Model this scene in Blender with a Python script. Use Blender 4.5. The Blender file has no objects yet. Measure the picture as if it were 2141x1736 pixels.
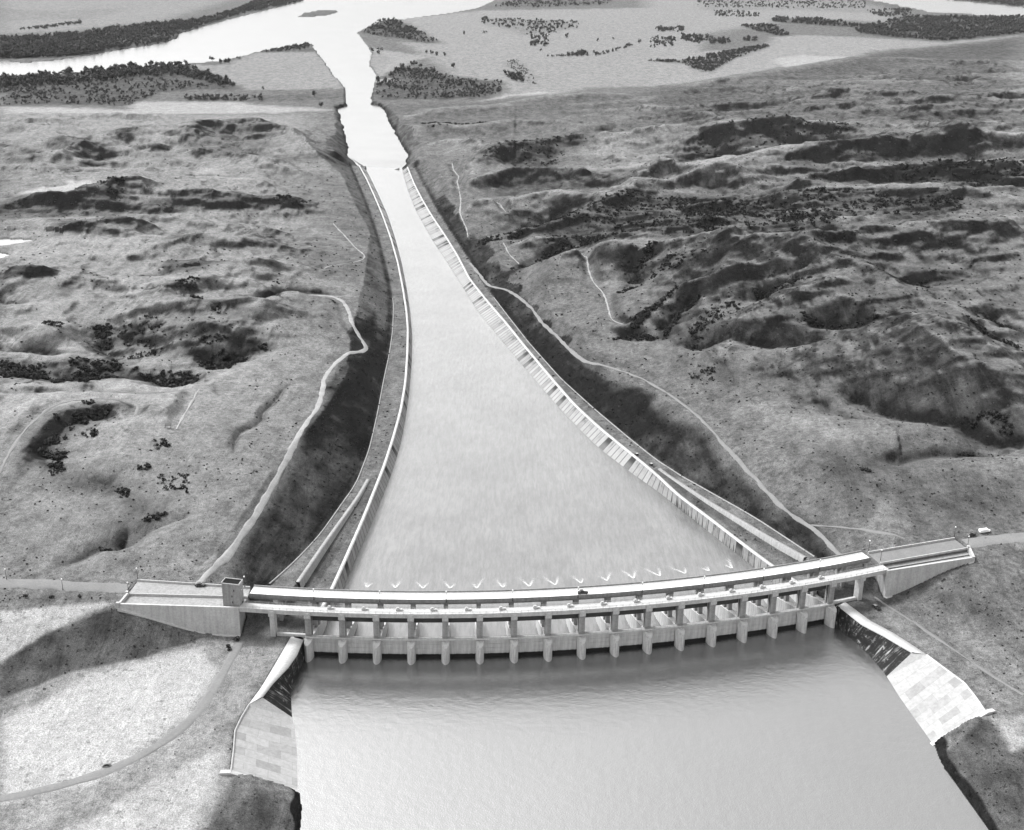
import bpy, math, random
import numpy as np
from mathutils import Matrix, Vector
random.seed(7); RNG = np.random.default_rng(11)
HAZE = 0.6e-5
SC = bpy.context.scene; COL = SC.collection
R = math.radians

# ------------------------------------------------------------------ camera, sky, sun, exposure
CAM_H, FPX, PITCH, ROLL = 309.7, 2640.0, R(21.7), R(0.6)      # FPX for a 2141 px wide frame
cam = bpy.data.cameras.new('camera'); camo = bpy.data.objects.new('camera', cam); COL.objects.link(camo)
cam.sensor_width = 36.0; cam.lens = 36.0*FPX/2141.0; cam.clip_start = 1.0; cam.clip_end = 80000.0
camo.matrix_world = Matrix.Translation((0, 0, CAM_H)) @ Matrix.Rotation(math.pi/2-PITCH, 4, 'X') @ Matrix.Rotation(ROLL, 4, 'Z')
SC.camera = camo
SUN_EL, SUN_DIR = R(52), Vector((-0.74, 0.48, 0)).normalized()    # horizontal direction towards the sun
sun = bpy.data.lights.new('sun', 'SUN'); sun.energy = 1.5; sun.angle = R(10); sun.color = (1, 1, 1)      # a pale sun behind thin high cloud: no hard shadows in the photograph
suno = bpy.data.objects.new('sun', sun); COL.objects.link(suno)
to_sun = Vector((SUN_DIR.x*math.cos(SUN_EL), SUN_DIR.y*math.cos(SUN_EL), math.sin(SUN_EL)))
suno.rotation_euler = to_sun.to_track_quat('Z', 'Y').to_euler(); suno.location = (0, 0, 900)
W = bpy.data.worlds.new('World'); SC.world = W; W.use_nodes = True
wn = W.node_tree; bg = wn.nodes['Background']
sky = wn.nodes.new('ShaderNodeTexSky'); sky.sky_type = 'NISHITA'; sky.sun_disc = False
sky.sun_elevation = SUN_EL; sky.sun_rotation = math.atan2(SUN_DIR.x, SUN_DIR.y); sky.dust_density = 4.0
sep = wn.nodes.new('ShaderNodeSeparateColor'); ma = wn.nodes.new('ShaderNodeMath'); ma.operation = 'MULTIPLY_ADD'; mb_ = wn.nodes.new('ShaderNodeMath'); mb_.operation = 'MULTIPLY'
wn.links.new(sky.outputs[0], sep.inputs[0])                     # blue-sensitive black and white film: a grey, pale sky
wn.links.new(sep.outputs[1], mb_.inputs[0]); mb_.inputs[1].default_value = .35; wn.links.new(sep.outputs[2], ma.inputs[0]); ma.inputs[1].default_value = .65; wn.links.new(mb_.outputs[0], ma.inputs[2])
wn.links.new(ma.outputs[0], bg.inputs[0]); bg.inputs[1].default_value = 0.15
vs = SC.view_settings; vs.view_transform = 'Standard'; vs.look = 'None'; vs.exposure = 1.4; vs.gamma = 1.0

# ------------------------------------------------------------------ survey: sight lines from the camera station to the ground
CP, SP, CR, SR = math.cos(PITCH), math.sin(PITCH), math.cos(ROLL), math.sin(ROLL)
def ray(px, py):
    x = (np.asarray(px, float)-1070.5)/FPX; y = -(np.asarray(py, float)-868)/FPX
    x, y = CR*x-SR*y, SR*x+CR*y
    return np.stack([x, CP+y*SP, -SP+y*CP], -1)
def at(px, py, z):                                              # the ground point seen there, on the level z
    r = ray(px, py); k = (CAM_H-z)/-r[..., 2]
    return np.stack([r[..., 0]*k, r[..., 1]*k, np.zeros_like(k)+z], -1)
def on_slope(pts, zf):                                          # the same on a surface z = zf(y)
    p = np.asarray(pts, float); r = ray(p[:, 0], p[:, 1]); z = np.full(len(p), -10.0)
    for _ in range(80):
        k = (CAM_H-z)/-r[:, 2]; z = 0.5*z+0.5*zf(r[:, 1]*k)
    k = (CAM_H-z)/-r[:, 2]
    return np.stack([r[:, 0]*k, r[:, 1]*k, z], -1)
VIEW = {'P': (0, 0, 1), 'A': (0, 0, .3704), 'B': (674, 0, .3704), 'C': (1348, 0, .3704), 'D': (0, 357, .3704), 'E': (872, 317, .3333),
        'F': (1427, 396.5, .3333), 'G': (0, 793, .3333), 'H': (1507, 793, .2963), 'K': (436, 1268.8, .2689), 'L': (1705, 1229, .2919)}
def px(v, pts):
    a, b, s = VIEW[v]; p = np.asarray(pts, float)
    return np.stack([a+p[:, 0]*s, b+p[:, 1]*s], -1)

# ------------------------------------------------------------------ number helpers
def sstep(x, a, b):
    t = np.clip((x-a)/(b-a), 0, 1); return t*t*(3-2*t)
def hashn(i, j, s):
    h = (i*374761393+j*668265263+s*1442695041) & 0xffffffff
    h = ((h ^ (h >> 13))*1274126177) & 0xffffffff
    return ((h ^ (h >> 16)) & 0xffff)/65535.0
def vnoise(x, y, s=0):
    xi = np.floor(x).astype(np.int64); yi = np.floor(y).astype(np.int64); fx = x-xi; fy = y-yi
    fx = fx*fx*fx*(fx*(fx*6-15)+10); fy = fy*fy*fy*(fy*(fy*6-15)+10)
    return ((hashn(xi, yi, s)*(1-fx)+hashn(xi+1, yi, s)*fx)*(1-fy)+(hashn(xi, yi+1, s)*(1-fx)+hashn(xi+1, yi+1, s)*fx)*fy)*2-1
def fbm(x, y, w, o=4, s=0, ridged=False):
    v = 0; a = 1.0; t = 0
    for k in range(o):
        n = vnoise(x/w+17.3*k, y/w-9.1*k, s+k)
        if ridged: n = 1-2*np.abs(n)
        v = v+a*n; t += a; a *= .5; w *= .5
    return v/t
def pdist(X, Y, P, maxd):                                       # distance to a polyline, position along it, side (left is positive)
    P = np.asarray(P, float)[:, :2]
    D = np.full(X.shape, 1e9); S = np.zeros(X.shape); SD = np.zeros(X.shape)
    m = (X > P[:, 0].min()-maxd) & (X < P[:, 0].max()+maxd) & (Y > P[:, 1].min()-maxd) & (Y < P[:, 1].max()+maxd)
    if not m.any(): return D, S, SD
    x = X[m]; y = Y[m]; d = np.full(x.shape, 1e9); s = np.zeros(x.shape); sd = np.zeros(x.shape)
    for i in range(len(P)-1):
        a, b = P[i], P[i+1]; u = b-a; L2 = u@u+1e-9
        tt = np.clip(((x-a[0])*u[0]+(y-a[1])*u[1])/L2, 0, 1)
        dx = x-a[0]-tt*u[0]; dy = y-a[1]-tt*u[1]; q = np.hypot(dx, dy); c = u[0]*(y-a[1])-u[1]*(x-a[0])
        k = q < d; d[k] = q[k]; s[k] = i+tt[k]; sd[k] = np.sign(c[k])
    D[m] = d; S[m] = s; SD[m] = sd
    return D, S, SD
def inpoly(X, Y, P):
    P = np.asarray(P, float)[:, :2]; r = np.zeros(X.shape, bool)
    m = (X >= P[:, 0].min()) & (X <= P[:, 0].max()) & (Y >= P[:, 1].min()) & (Y <= P[:, 1].max())
    x = X[m]; y = Y[m]; q = np.zeros(x.shape, bool)
    for i in range(len(P)):
        a, b = P[i-1], P[i]
        if a[1] == b[1]: continue
        q ^= ((a[1] > y) != (b[1] > y)) & (x < (b[0]-a[0])*(y-a[1])/(b[1]-a[1])+a[0])
    r[m] = q; return r
def psigned(X, Y, P, maxd):                                     # signed distance to a closed polygon, positive inside
    P = np.asarray(P, float)[:, :2]
    d = pdist(X, Y, np.vstack([P, P[:1]]), maxd)[0]
    return np.where(inpoly(X, Y, P), d, -d)
def lerp_line(P, s):
    P = np.asarray(P, float); i = np.clip(np.floor(s).astype(int), 0, len(P)-2); f = np.clip(s-i, 0, 1)
    return P[i]*(1-f)[..., None]+P[i+1]*f[..., None]
def resample(P, step):
    P = np.asarray(P, float); L = np.r_[0, np.cumsum(np.hypot(*np.diff(P[:, :2], axis=0).T))]
    n = max(2, int(L[-1]/step)+1); q = np.linspace(0, L[-1], n)
    return np.stack([np.interp(q, L, P[:, k]) for k in range(P.shape[1])], -1), q
def smooth(P, it=2):
    P = np.asarray(P, float)
    for _ in range(it):
        Q = P.copy(); Q[1:-1] = .25*P[:-2]+.5*P[1:-1]+.25*P[2:]; P = Q
    return P

# ------------------------------------------------------------------ materials (all grey: the photograph is black and white)
class NT:
    def __init__(s, name):
        s.m = bpy.data.materials.new(name); s.m.use_nodes = True; s.t = s.m.node_tree; s.b = s.t.nodes['Principled BSDF']
        s.b.inputs['Specular IOR Level'].default_value = .15
        s.out = s.t.nodes['Material Output']; s.c = s.n('ShaderNodeTexCoord').outputs['Object']
    def n(s, k): return s.t.nodes.new(k)
    def plug(s, sock, v):
        if isinstance(v, (int, float)):
            sock.default_value = v if not hasattr(sock.default_value, '__len__') else ((v,)*len(sock.default_value) if len(sock.default_value) == 3 else (v, v, v, 1))
        else: s.t.links.new(v, sock)
    def math(s, op, a, b=0.0, c=0.0, clamp=False):
        q = s.n('ShaderNodeMath'); q.operation = op; q.use_clamp = clamp
        for i, v in enumerate((a, b, c)): s.plug(q.inputs[i], v)
        return q.outputs[0]
    def mix(s, f, a, b):
        return s.math('ADD', s.math('MULTIPLY', a, s.math('SUBTRACT', 1.0, f)), s.math('MULTIPLY', b, f))
    def noise(s, scale, detail=4, rough=.6, stretch=None, vec=None, dist=0.0):
        q = s.n('ShaderNodeTexNoise'); q.inputs['Scale'].default_value = scale; q.inputs['Detail'].default_value = detail
        q.inputs['Roughness'].default_value = rough; q.inputs['Distortion'].default_value = dist
        v = vec if vec is not None else s.c
        if stretch:
            mp = s.n('ShaderNodeMapping'); mp.inputs['Scale'].default_value = stretch; s.t.links.new(v, mp.inputs['Vector']); v = mp.outputs[0]
        s.t.links.new(v, q.inputs['Vector']); return q.outputs['Fac']
    def ramp(s, v, a, b, lo=0.0, hi=1.0):
        q = s.n('ShaderNodeMapRange'); q.interpolation_type = 'SMOOTHSTEP'
        for i, u in enumerate((v, a, b, lo, hi)): s.plug(q.inputs[i], u)
        return q.outputs[0]
    def attr(s, name):
        q = s.n('ShaderNodeAttribute'); q.attribute_name = name; return q.outputs['Fac']
    def color(s, v): s.plug(s.b.inputs['Base Color'], v)
    def bump(s, h, strength, dist):
        q = s.n('ShaderNodeBump'); q.inputs['Strength'].default_value = strength; q.inputs['Distance'].default_value = dist
        s.plug(q.inputs['Height'], h); return q.outputs[0]
    def rough(s, v): s.plug(s.b.inputs['Roughness'], v)

def mat_concrete(name, base, var=.25, streak=.25):
    t = NT(name); n1 = t.noise(.12, 5, .65); n2 = t.noise(1.3, 4, .7); n3 = t.noise(.8, 4, .6, stretch=(1, 1, .06))
    v = t.math('MULTIPLY', base, t.math('ADD', 1-var, t.math('MULTIPLY', n1, 2*var)))
    v = t.math('MULTIPLY', v, t.ramp(n2, .2, .8, .82, 1.14))
    v = t.math('MULTIPLY', v, t.ramp(n3, .35, .62, 1-streak, 1.0))
    t.color(v); t.rough(.9); t.t.links.new(t.bump(n2, .25, .05), t.b.inputs['Normal']); return t.m
def mat_plain(name, base, rough=.6, spec=.3):
    t = NT(name); n = t.noise(2.5, 3, .6); t.color(t.math('MULTIPLY', base, t.ramp(n, .25, .75, .8, 1.15)))
    t.rough(rough); t.b.inputs['Specular IOR Level'].default_value = spec; return t.m

def mat_ground():
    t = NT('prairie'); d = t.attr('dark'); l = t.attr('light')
    big = t.noise(.011, 5, .62); med = t.noise(.055, 6, .68); fine = t.noise(.33, 5, .72); vfine = t.noise(2.0, 4, .8)
    rill = t.noise(.05, 5, .7, stretch=(1.6, .35, 1), dist=.6)
    calm = t.math('SUBTRACT', 1.0, t.math('MULTIPLY', t.math('MINIMUM', l, 1.0), .85))
    dd = t.math('ADD', d, t.math('MULTIPLY', calm, t.math('MULTIPLY', t.math('SUBTRACT', med, .5), t.math('ADD', .30, t.math('MULTIPLY', d, 1.0)))))
    dd = t.math('ADD', dd, t.math('MULTIPLY', calm, t.math('MULTIPLY', t.math('SUBTRACT', rill, .5), t.math('ADD', .30, t.math('MULTIPLY', d, .9)))))
    dd = t.math('ADD', dd, t.math('MULTIPLY', calm, t.math('MULTIPLY', t.math('SUBTRACT', fine, .5), .7)), clamp=True)
    dd = t.math('ADD', dd, t.math('MULTIPLY', calm, t.math('MULTIPLY', t.math('SUBTRACT', big, .5), .35)), clamp=True)
    ll = t.math('ADD', l, t.math('MULTIPLY', t.math('SUBTRACT', t.mix(.3, med, big), .5), t.math('MULTIPLY', l, .7)), clamp=True)
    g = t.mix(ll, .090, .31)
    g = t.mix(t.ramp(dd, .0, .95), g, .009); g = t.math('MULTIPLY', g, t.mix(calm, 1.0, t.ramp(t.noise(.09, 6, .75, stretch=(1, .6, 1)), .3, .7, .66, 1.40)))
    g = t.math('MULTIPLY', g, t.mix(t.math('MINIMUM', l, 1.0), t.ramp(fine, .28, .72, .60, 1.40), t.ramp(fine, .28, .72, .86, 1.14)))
    g = t.math('MULTIPLY', g, t.ramp(vfine, .32, .68, .55, 1.45))
    tuft = t.ramp(t.noise(.42, 2, .5), .63, .70); g = t.math('MULTIPLY', g, t.math('SUBTRACT', 1.0, t.math('MULTIPLY', tuft, .38)))
    t.color(g); t.rough(.95); t.b.inputs['Specular IOR Level'].default_value = .02
    t.t.links.new(t.bump(t.math('ADD', t.math('ADD', fine, t.math('MULTIPLY', vfine, .4)), t.math('MULTIPLY', rill, 2.0)), .6, 1.6), t.b.inputs['Normal']); return t.m
def mat_water(name, body, gmin, gmax, rough, bumps, f0=.25):
    t = NT(name); h = 0.0
    for sc, st, amt, stretch in bumps:
        n = t.noise(sc, 3, .55, stretch=stretch); h = t.math('ADD', h, t.math('MULTIPLY', n, amt))
    nrm = t.bump(h, .5, .6)
    dif = t.n('ShaderNodeBsdfDiffuse'); glo = t.n('ShaderNodeBsdfGlossy'); mx = t.n('ShaderNodeMixShader'); lw = t.n('ShaderNodeLayerWeight')
    t.plug(dif.inputs['Color'], t.math('MULTIPLY', t.math('MULTIPLY', body, t.ramp(t.noise(.02, 4, .6), .3, .7, .88, 1.12)), t.ramp(t.noise(.5, 4, .8, stretch=(1, .12, 1)), .3, .7, .78, 1.22)))
    glo.inputs['Color'].default_value = (1, 1, 1, 1); glo.inputs['Roughness'].default_value = rough
    lw.inputs['Blend'].default_value = .5
    t.t.links.new(nrm, glo.inputs['Normal']); t.t.links.new(nrm, lw.inputs['Normal'])
    t.t.links.new(t.ramp(lw.outputs['Facing'], f0, .97, gmin, gmax), mx.inputs[0])
    t.t.links.new(dif.outputs[0], mx.inputs[1]); t.t.links.new(glo.outputs[0], mx.inputs[2])
    t.t.links.new(mx.outputs[0], t.out.inputs['Surface']); t.t.nodes.remove(t.b); return t.m
def mat_wallface(name, base, dark, streaky, seed):               # cast in panels; seepage stains of their own shape
    t = NT(name); s = t.attr('along'); v = t.attr('up')
    pan = t.math('FLOOR', t.math('DIVIDE', s, 6.0)); wn_ = t.n('ShaderNodeTexWhiteNoise'); wn_.noise_dimensions = '1D'
    t.plug(wn_.inputs['W'], t.math('ADD', pan, seed)); pr_ = wn_.outputs['Value']
    cmb = t.n('ShaderNodeCombineXYZ'); t.plug(cmb.inputs[0], s); t.plug(cmb.inputs[1], v)
    st = t.noise(.55, 5, .7, stretch=(1, .10, 1), vec=cmb.outputs[0]); bl = t.noise(.25, 5, .7, vec=cmb.outputs[0])
    stain = t.ramp(t.math('ADD', t.math('MULTIPLY', st, streaky), t.math('MULTIPLY', bl, 1-streaky)), .44, .60)
    stain = t.math('MULTIPLY', stain, t.ramp(pr_, .35, .8, .25, 1.0))
    full = t.math('GREATER_THAN', pr_, dark); stain = t.math('MULTIPLY', stain, t.ramp(v, 1.5, 6.5, 1.0, .25)); stain = t.math('MAXIMUM', stain, t.math('MULTIPLY', full, t.ramp(v, 2.0, 7.0, .95, .5)))
    fr = t.math('FRACT', t.math('DIVIDE', s, 6.0)); joint = t.math('LESS_THAN', t.math('ABSOLUTE', t.math('SUBTRACT', fr, .5)), t.math('ADD', .41, t.math('MULTIPLY', pr_, .06)))
    val = t.math('MULTIPLY', base, t.ramp(pr_, 0, 1, 1.12, .85))
    val = t.mix(stain, val, .022); val = t.math('MULTIPLY', val, t.ramp(joint, 0, 1, .36, 1))
    val = t.math('MULTIPLY', val, t.ramp(t.noise(1.2, 4, .7), .25, .75, .85, 1.12))
    t.color(val); t.rough(.9); return t.m
def mat_stain():                                                 # black wet growth with pale drip streaks
    t = NT('stained_wall'); s = t.attr('along'); v = t.attr('up'); cmb = t.n('ShaderNodeCombineXYZ'); t.plug(cmb.inputs[0], s); t.plug(cmb.inputs[1], v)
    st = t.noise(.9, 5, .7, stretch=(1, .09, 1), vec=cmb.outputs[0], dist=.4); bl = t.noise(.35, 5, .75, vec=cmb.outputs[0]); big = t.noise(.09, 3, .6, vec=cmb.outputs[0])
    k = t.math('MULTIPLY', t.ramp(st, .52, .64), t.ramp(big, .42, .60)); k = t.math('MAXIMUM', k, t.math('MULTIPLY', t.ramp(bl, .56, .70), .7))
    t.color(t.math('MULTIPLY', t.mix(k, .012, .26), t.ramp(bl, .3, .7, .7, 1.3))); t.rough(.8); return t.m
def mat_paving(name, base):
    t = NT(name); s = t.attr('along'); v = t.attr('up')
    cmb = t.n('ShaderNodeCombineXYZ'); t.plug(cmb.inputs[0], v); t.plug(cmb.inputs[1], s)
    br = t.n('ShaderNodeTexBrick'); t.t.links.new(cmb.outputs[0], br.inputs['Vector'])
    br.inputs['Color1'].default_value = (1, 1, 1, 1); br.inputs['Color2'].default_value = (.45, .45, .45, 1); br.inputs['Mortar'].default_value = (.6, .6, .6, 1)
    br.inputs['Scale'].default_value = 1; br.inputs['Brick Width'].default_value = 9.0; br.inputs['Row Height'].default_value = 4.5; br.inputs['Mortar Size'].default_value = .05; br.inputs['Bias'].default_value = -.45
    r2 = t.n('ShaderNodeRGBToBW'); t.t.links.new(br.outputs['Color'], r2.inputs[0])
    val = t.math('MULTIPLY', t.math('MULTIPLY', base, r2.outputs[0]), t.ramp(t.noise(.5, 5, .7), .25, .75, .82, 1.12))
    t.color(val); t.rough(.9); return t.m
def mat_leaf(name, base):
    t = NT(name); oi = t.n('ShaderNodeObjectInfo'); n = t.noise(.25, 3, .6); a = t.attr('tone')
    v = t.math('MULTIPLY', t.math('MULTIPLY', base, t.ramp(n, .3, .7, .65, 1.4)), t.ramp(oi.outputs['Random'], 0, 1, .75, 1.3))
    t.color(v); t.rough(.85); return t.m
def mat_foam():                                                  # broken white water, thinning towards its ends
    t = NT('foam_white'); f = t.attr('fade'); n = t.noise(1.6, 4, .7)
    t.color(.85); t.rough(.9); t.plug(t.b.inputs['Alpha'], t.math('MULTIPLY', t.ramp(t.math('ADD', f, t.math('MULTIPLY', t.math('SUBTRACT', n, .5), 1.6)), .10, 1.5), .62)); return t.m
def mat_gate():
    t = NT('gate_steel'); sep = t.n('ShaderNodeSeparateXYZ'); geo = t.n('ShaderNodeNewGeometry'); t.t.links.new(geo.outputs['Position'], sep.inputs[0])
    n = t.noise(.8, 4, .6, stretch=(1, 1, .15)); wet = t.ramp(t.math('ADD', sep.outputs['Z'], t.math('MULTIPLY', n, .7)), 1.9, 2.3)
    t.color(t.math('MULTIPLY', t.mix(wet, .012, .42), t.ramp(n, .3, .7, .8, 1.12))); t.rough(.8); return t.m
def mat_pier():
    t = NT('pier_concrete'); sep = t.n('ShaderNodeSeparateXYZ'); geo = t.n('ShaderNodeNewGeometry'); t.t.links.new(geo.outputs['Position'], sep.inputs[0])
    n = t.noise(.7, 5, .65, stretch=(1, 1, .12)); n2 = t.noise(1.5, 4, .7)
    v = t.math('MULTIPLY', .38, t.ramp(n, .3, .6, .70, 1.08)); v = t.math('MULTIPLY', v, t.ramp(n2, .25, .75, .85, 1.1))
    t.color(v); t.rough(.9); return t.m

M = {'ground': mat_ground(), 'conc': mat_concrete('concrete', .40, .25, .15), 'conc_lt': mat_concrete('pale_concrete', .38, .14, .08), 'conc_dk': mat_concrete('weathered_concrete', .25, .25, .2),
     'face': mat_wallface('chute_wall_concrete', .23, .86, .6, 3), 'stain': mat_stain(), 'pave': mat_paving('concrete_paving', .29),
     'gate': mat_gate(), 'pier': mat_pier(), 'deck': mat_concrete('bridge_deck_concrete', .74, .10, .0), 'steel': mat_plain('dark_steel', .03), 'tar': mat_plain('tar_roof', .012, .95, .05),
     'glass': mat_plain('dark_glass', .015, .1, .5), 'globe': mat_plain('white_globe', .75, .3), 'road': mat_concrete('gravel_road', .15, .25, .0), 'dirt': mat_concrete('dirt_track', .22, .5, .0),
     'black_paint': mat_plain('black_car_paint', .012, .3, .5), 'grey_paint': mat_plain('grey_car_paint', .20, .35, .5), 'white_paint': mat_plain('white_car_paint', .75, .35, .5), 'tyre': mat_plain('tyre_rubber', .012, .9),
     'leaf': mat_leaf('leaves', .040), 'shrub': mat_leaf('shrub_leaves', .024), 'sage': mat_leaf('sage', .055), 'bark': mat_plain('bark', .06, .9), 'foam': mat_foam(), 'wood': mat_plain('grey_wood', .12, .9)}
M['reservoir'] = mat_water('reservoir_water', .035, .33, .95, .22, [(.25, 0, .55, None), (1.6, 0, .30, None)], .45)
M['chute'] = mat_water('chute_water', .11, .13, .55, .22, [(.9, 0, .35, None), (2.2, 0, .35, None)], .52)
M['river'] = mat_water('river_water', .12, .16, .37, .22, [(.10, 0, .4, None)])

# ------------------------------------------------------------------ object helpers
def tag(o, label=None, cat=None, group=None, kind=None):
    for k, v in (('label', label), ('category', cat), ('group', group), ('kind', kind)):
        if v: o[k] = v
    return o
def mesh(name, V, F, smooth_=False):
    me = bpy.data.meshes.new(name); V = np.asarray(V, float)
    if isinstance(F, np.ndarray):
        me.vertices.add(len(V)); me.vertices.foreach_set('co', V.ravel())
        k = F.shape[1]; me.loops.add(F.size); me.loops.foreach_set('vertex_index', F.ravel().astype(np.int32))
        me.polygons.add(len(F)); me.polygons.foreach_set('loop_start', np.arange(0, F.size, k, dtype=np.int32)); me.polygons.foreach_set('loop_total', np.full(len(F), k, np.int32))
        me.update(calc_edges=True)
    else:
        me.from_pydata([tuple(v) for v in V], [], [tuple(f) for f in F]); me.update()
    if smooth_: me.polygons.foreach_set('use_smooth', np.ones(len(me.polygons), bool))
    return me
def obj(name, me, mat=None, parent=None, loc=(0, 0, 0), rz=0.0):
    o = bpy.data.objects.new(name, me); COL.objects.link(o)
    if mat and not me.materials: me.materials.append(mat)
    o.location = loc; o.rotation_euler = (0, 0, rz)
    if parent: o.parent = parent
    return o
def empty(name, loc=(0, 0, 0), rz=0.0):
    o = bpy.data.objects.new(name, None); COL.objects.link(o); o.location = loc; o.rotation_euler = (0, 0, rz); o.empty_display_size = 2; return o
def fattr(me, name, v):
    a = me.attributes.new(name, 'FLOAT', 'POINT'); a.data.foreach_set('value', np.asarray(v, np.float32))
class MB:
    def __init__(s): s.v = []; s.f = []
    def add(s, V, F):
        k = len(s.v); s.v += [tuple(map(float, v)) for v in V]; s.f += [tuple(i+k for i in f) for f in F]
    def box(s, c, size, rz=0.0):
        x, y, z = (q/2 for q in size); co, si = math.cos(rz), math.sin(rz)
        V = [(c[0]+co*a*x-si*b*y, c[1]+si*a*x+co*b*y, c[2]+d*z) for d in (-1, 1) for a, b in ((-1, -1), (1, -1), (1, 1), (-1, 1))]
        s.add(V, [(3, 2, 1, 0), (4, 5, 6, 7), (0, 1, 5, 4), (1, 2, 6, 5), (2, 3, 7, 6), (3, 0, 4, 7)])
    def prism(s, poly, z0, z1):                                 # poly counter-clockwise; z values may be lists
        n = len(poly); z0 = [z0]*n if np.isscalar(z0) else z0; z1 = [z1]*n if np.isscalar(z1) else z1
        V = [(p[0], p[1], z0[i]) for i, p in enumerate(poly)]+[(p[0], p[1], z1[i]) for i, p in enumerate(poly)]
        s.add(V, [tuple(range(n-1, -1, -1)), tuple(range(n, 2*n))]+[(i, (i+1) % n, n+(i+1) % n, n+i) for i in range(n)])
    def sweep(s, rings, close=True, caps=True):                 # rings: list of equal-length closed cross-sections
        n = len(rings[0]); V = [p for r in rings for p in r]; F = []
        for k in range(len(rings)-1):
            for i in range(n if close else n-1):
                j = (i+1) % n; F.append((k*n+i, k*n+j, (k+1)*n+j, (k+1)*n+i))
        if caps and close: F += [tuple(range(n-1, -1, -1)), tuple((len(rings)-1)*n+i for i in range(n))]
        s.add(V, F)
    def tube(s, a, b, r0, r1=None, n=8):
        r1 = r0 if r1 is None else r1; a = Vector(a); b = Vector(b); d = (b-a).normalized()
        u = d.orthogonal().normalized(); w = d.cross(u)
        s.sweep([[p+(u*math.cos(t)+w*math.sin(t))*r for t in [2*math.pi*k/n for k in range(n)]] for p, r in ((a, r0), (b, r1))])
    def ball(s, c, r, n=8, sq=1.0):
        V = []; F = []
        for i in range(1, n//2):
            th = math.pi*i/(n//2)
            V += [(c[0]+r*math.sin(th)*math.cos(2*math.pi*k/n), c[1]+r*math.sin(th)*math.sin(2*math.pi*k/n), c[2]+sq*r*math.cos(th)) for k in range(n)]
        m = n//2-1
        for i in range(m-1):
            for k in range(n): F.append((i*n+k, (i+1)*n+k, (i+1)*n+(k+1) % n, i*n+(k+1) % n))
        V += [(c[0], c[1], c[2]+sq*r), (c[0], c[1], c[2]-sq*r)]
        for k in range(n): F += [(m*n, k, (k+1) % n), (m*n+1, (m-1)*n+(k+1) % n, (m-1)*n+k)]
        s.add(V, F)
    def build(s, name, mat, parent=None, loc=(0, 0, 0), rz=0.0, smooth_=False):
        return obj(name, mesh(name, s.v, s.f, smooth_), mat, parent, loc, rz)

# ------------------------------------------------------------------ the dam's arc: bay number b, metres d downstream of the pier noses
AC, AR, TA, TB = np.array([-49.365, 1073.77]), 596.15, 1.473647, -3.865359
def ang(b): return np.radians(TA*np.asarray(b, float)+TB)
def arc(b, d, z=0.0):
    t = ang(b); b = np.asarray(b, float)
    return np.stack([AC[0]+(AR-d)*np.sin(t), AC[1]-(AR-d)*np.cos(t), np.zeros_like(t)+z], -1)
ROADZ, BERM = 22.3, 9.5

# ------------------------------------------------------------------ the chute: floor profile, copings and water edges
def zc(y): return -1.5-0.0425*np.clip(np.asarray(y, float)-515, -20, 1600)
def zcop(y): return zc(y)+np.interp(y, [515, 700, 1300, 2000], [7.0, 6.6, 5.2, 4.2])
LCOP = [(697, 1228), (734, 1144), (761, 1083), (783, 1027), (802, 980), (822, 918), (838, 860), (848, 800), (852, 740), (853, 690), (850, 650), (842, 600), (832, 550), (818, 500), (800, 450), (783, 410), (767, 375), (752, 348)]
LWAT = [(720, 1231), (740, 1177), (757, 1140), (776, 1103), (787, 1072), (802, 1040), (815, 1009), (829, 967), (842, 924), (850, 875), (858, 815), (863, 755), (864, 700), (859, 650), (851, 600), (841, 550), (826, 495), (811, 450), (794, 412), (778, 378), (764, 350)]
RCOP = [(1616, 1186), (1530, 1121), (1475, 1078), (1419, 1038), (1373, 993), (1308, 940), (1255, 897), (1200, 846), (1149, 787), (1099, 727), (1059, 677), (1016, 627), (982, 584), (956, 534), (932, 495), (905, 455), (884, 420), (866, 385), (852, 350)]
RWAT = [(1582, 1191), (1538, 1156), (1493, 1121), (1453, 1090), (1412, 1055), (1364, 1021), (1308, 984), (1250, 940), (1200, 890), (1160, 847), (1112, 790), (1072, 744), (1032, 694), (996, 650), (966, 600), (939, 557), (906, 507), (886, 472), (868, 438), (853, 400), (844, 370), (840, 352)]
def line(pts, zf, first=None, step=8):
    P = on_slope(pts, zf)
    if first is not None: P = np.vstack([first, P])
    return smooth(resample(P, step)[0], 3)
y0L, y0R = arc(0, 14)[1], arc(16, 14)[1]
lcop = line(LCOP, zcop, [arc(-.07, 12, 8.2)]); rcop = line(RCOP, zcop, [arc(16.07, 12, 8.2)])
lwat = line(LWAT, zc, [arc(.02, 12, zc(y0L))]); rwat = line(RWAT, zc, [arc(15.98, 12, zc(y0R))])
LRET = [(627, 1228), (680, 1147), (717, 1093), (753, 1041), (773, 1004)]; LRETTOP = [(617, 1226), (670, 1148-12), (715, 1087), (752, 1039), (773, 1004)]
RRET = [(1680, 1174), (1614, 1136), (1549, 1096), (1484, 1056), (1432, 1021), (1376, 981)]
LCURB = [(563, 1220), (623, 1158), (670, 1109), (715, 1052), (744, 1015), (759, 973), (771, 943), (780, 905), (790, 860), (803, 790), (814, 740), (821, 690), (823, 640), (817, 590), (805, 540), (792, 490), (775, 440), (757, 395), (738, 352)]
RCURB = [(1704, 1155), (1650, 1121), (1613, 1099), (1567, 1073), (1456, 1016), (1382, 969), (1315, 916), (1240, 853), (1172, 791), (1106, 717), (1059, 657), (1006, 587), (972, 531), (935, 474), (905, 425), (880, 380), (866, 352)]
def curb_line(pts, cop, zdam):
    def zf(y): return np.where(y < 700, zdam+(zcop(700.)-zdam)*sstep(np.asarray(y), 545, 700), zcop(y))
    return line(pts, zf)
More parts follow.
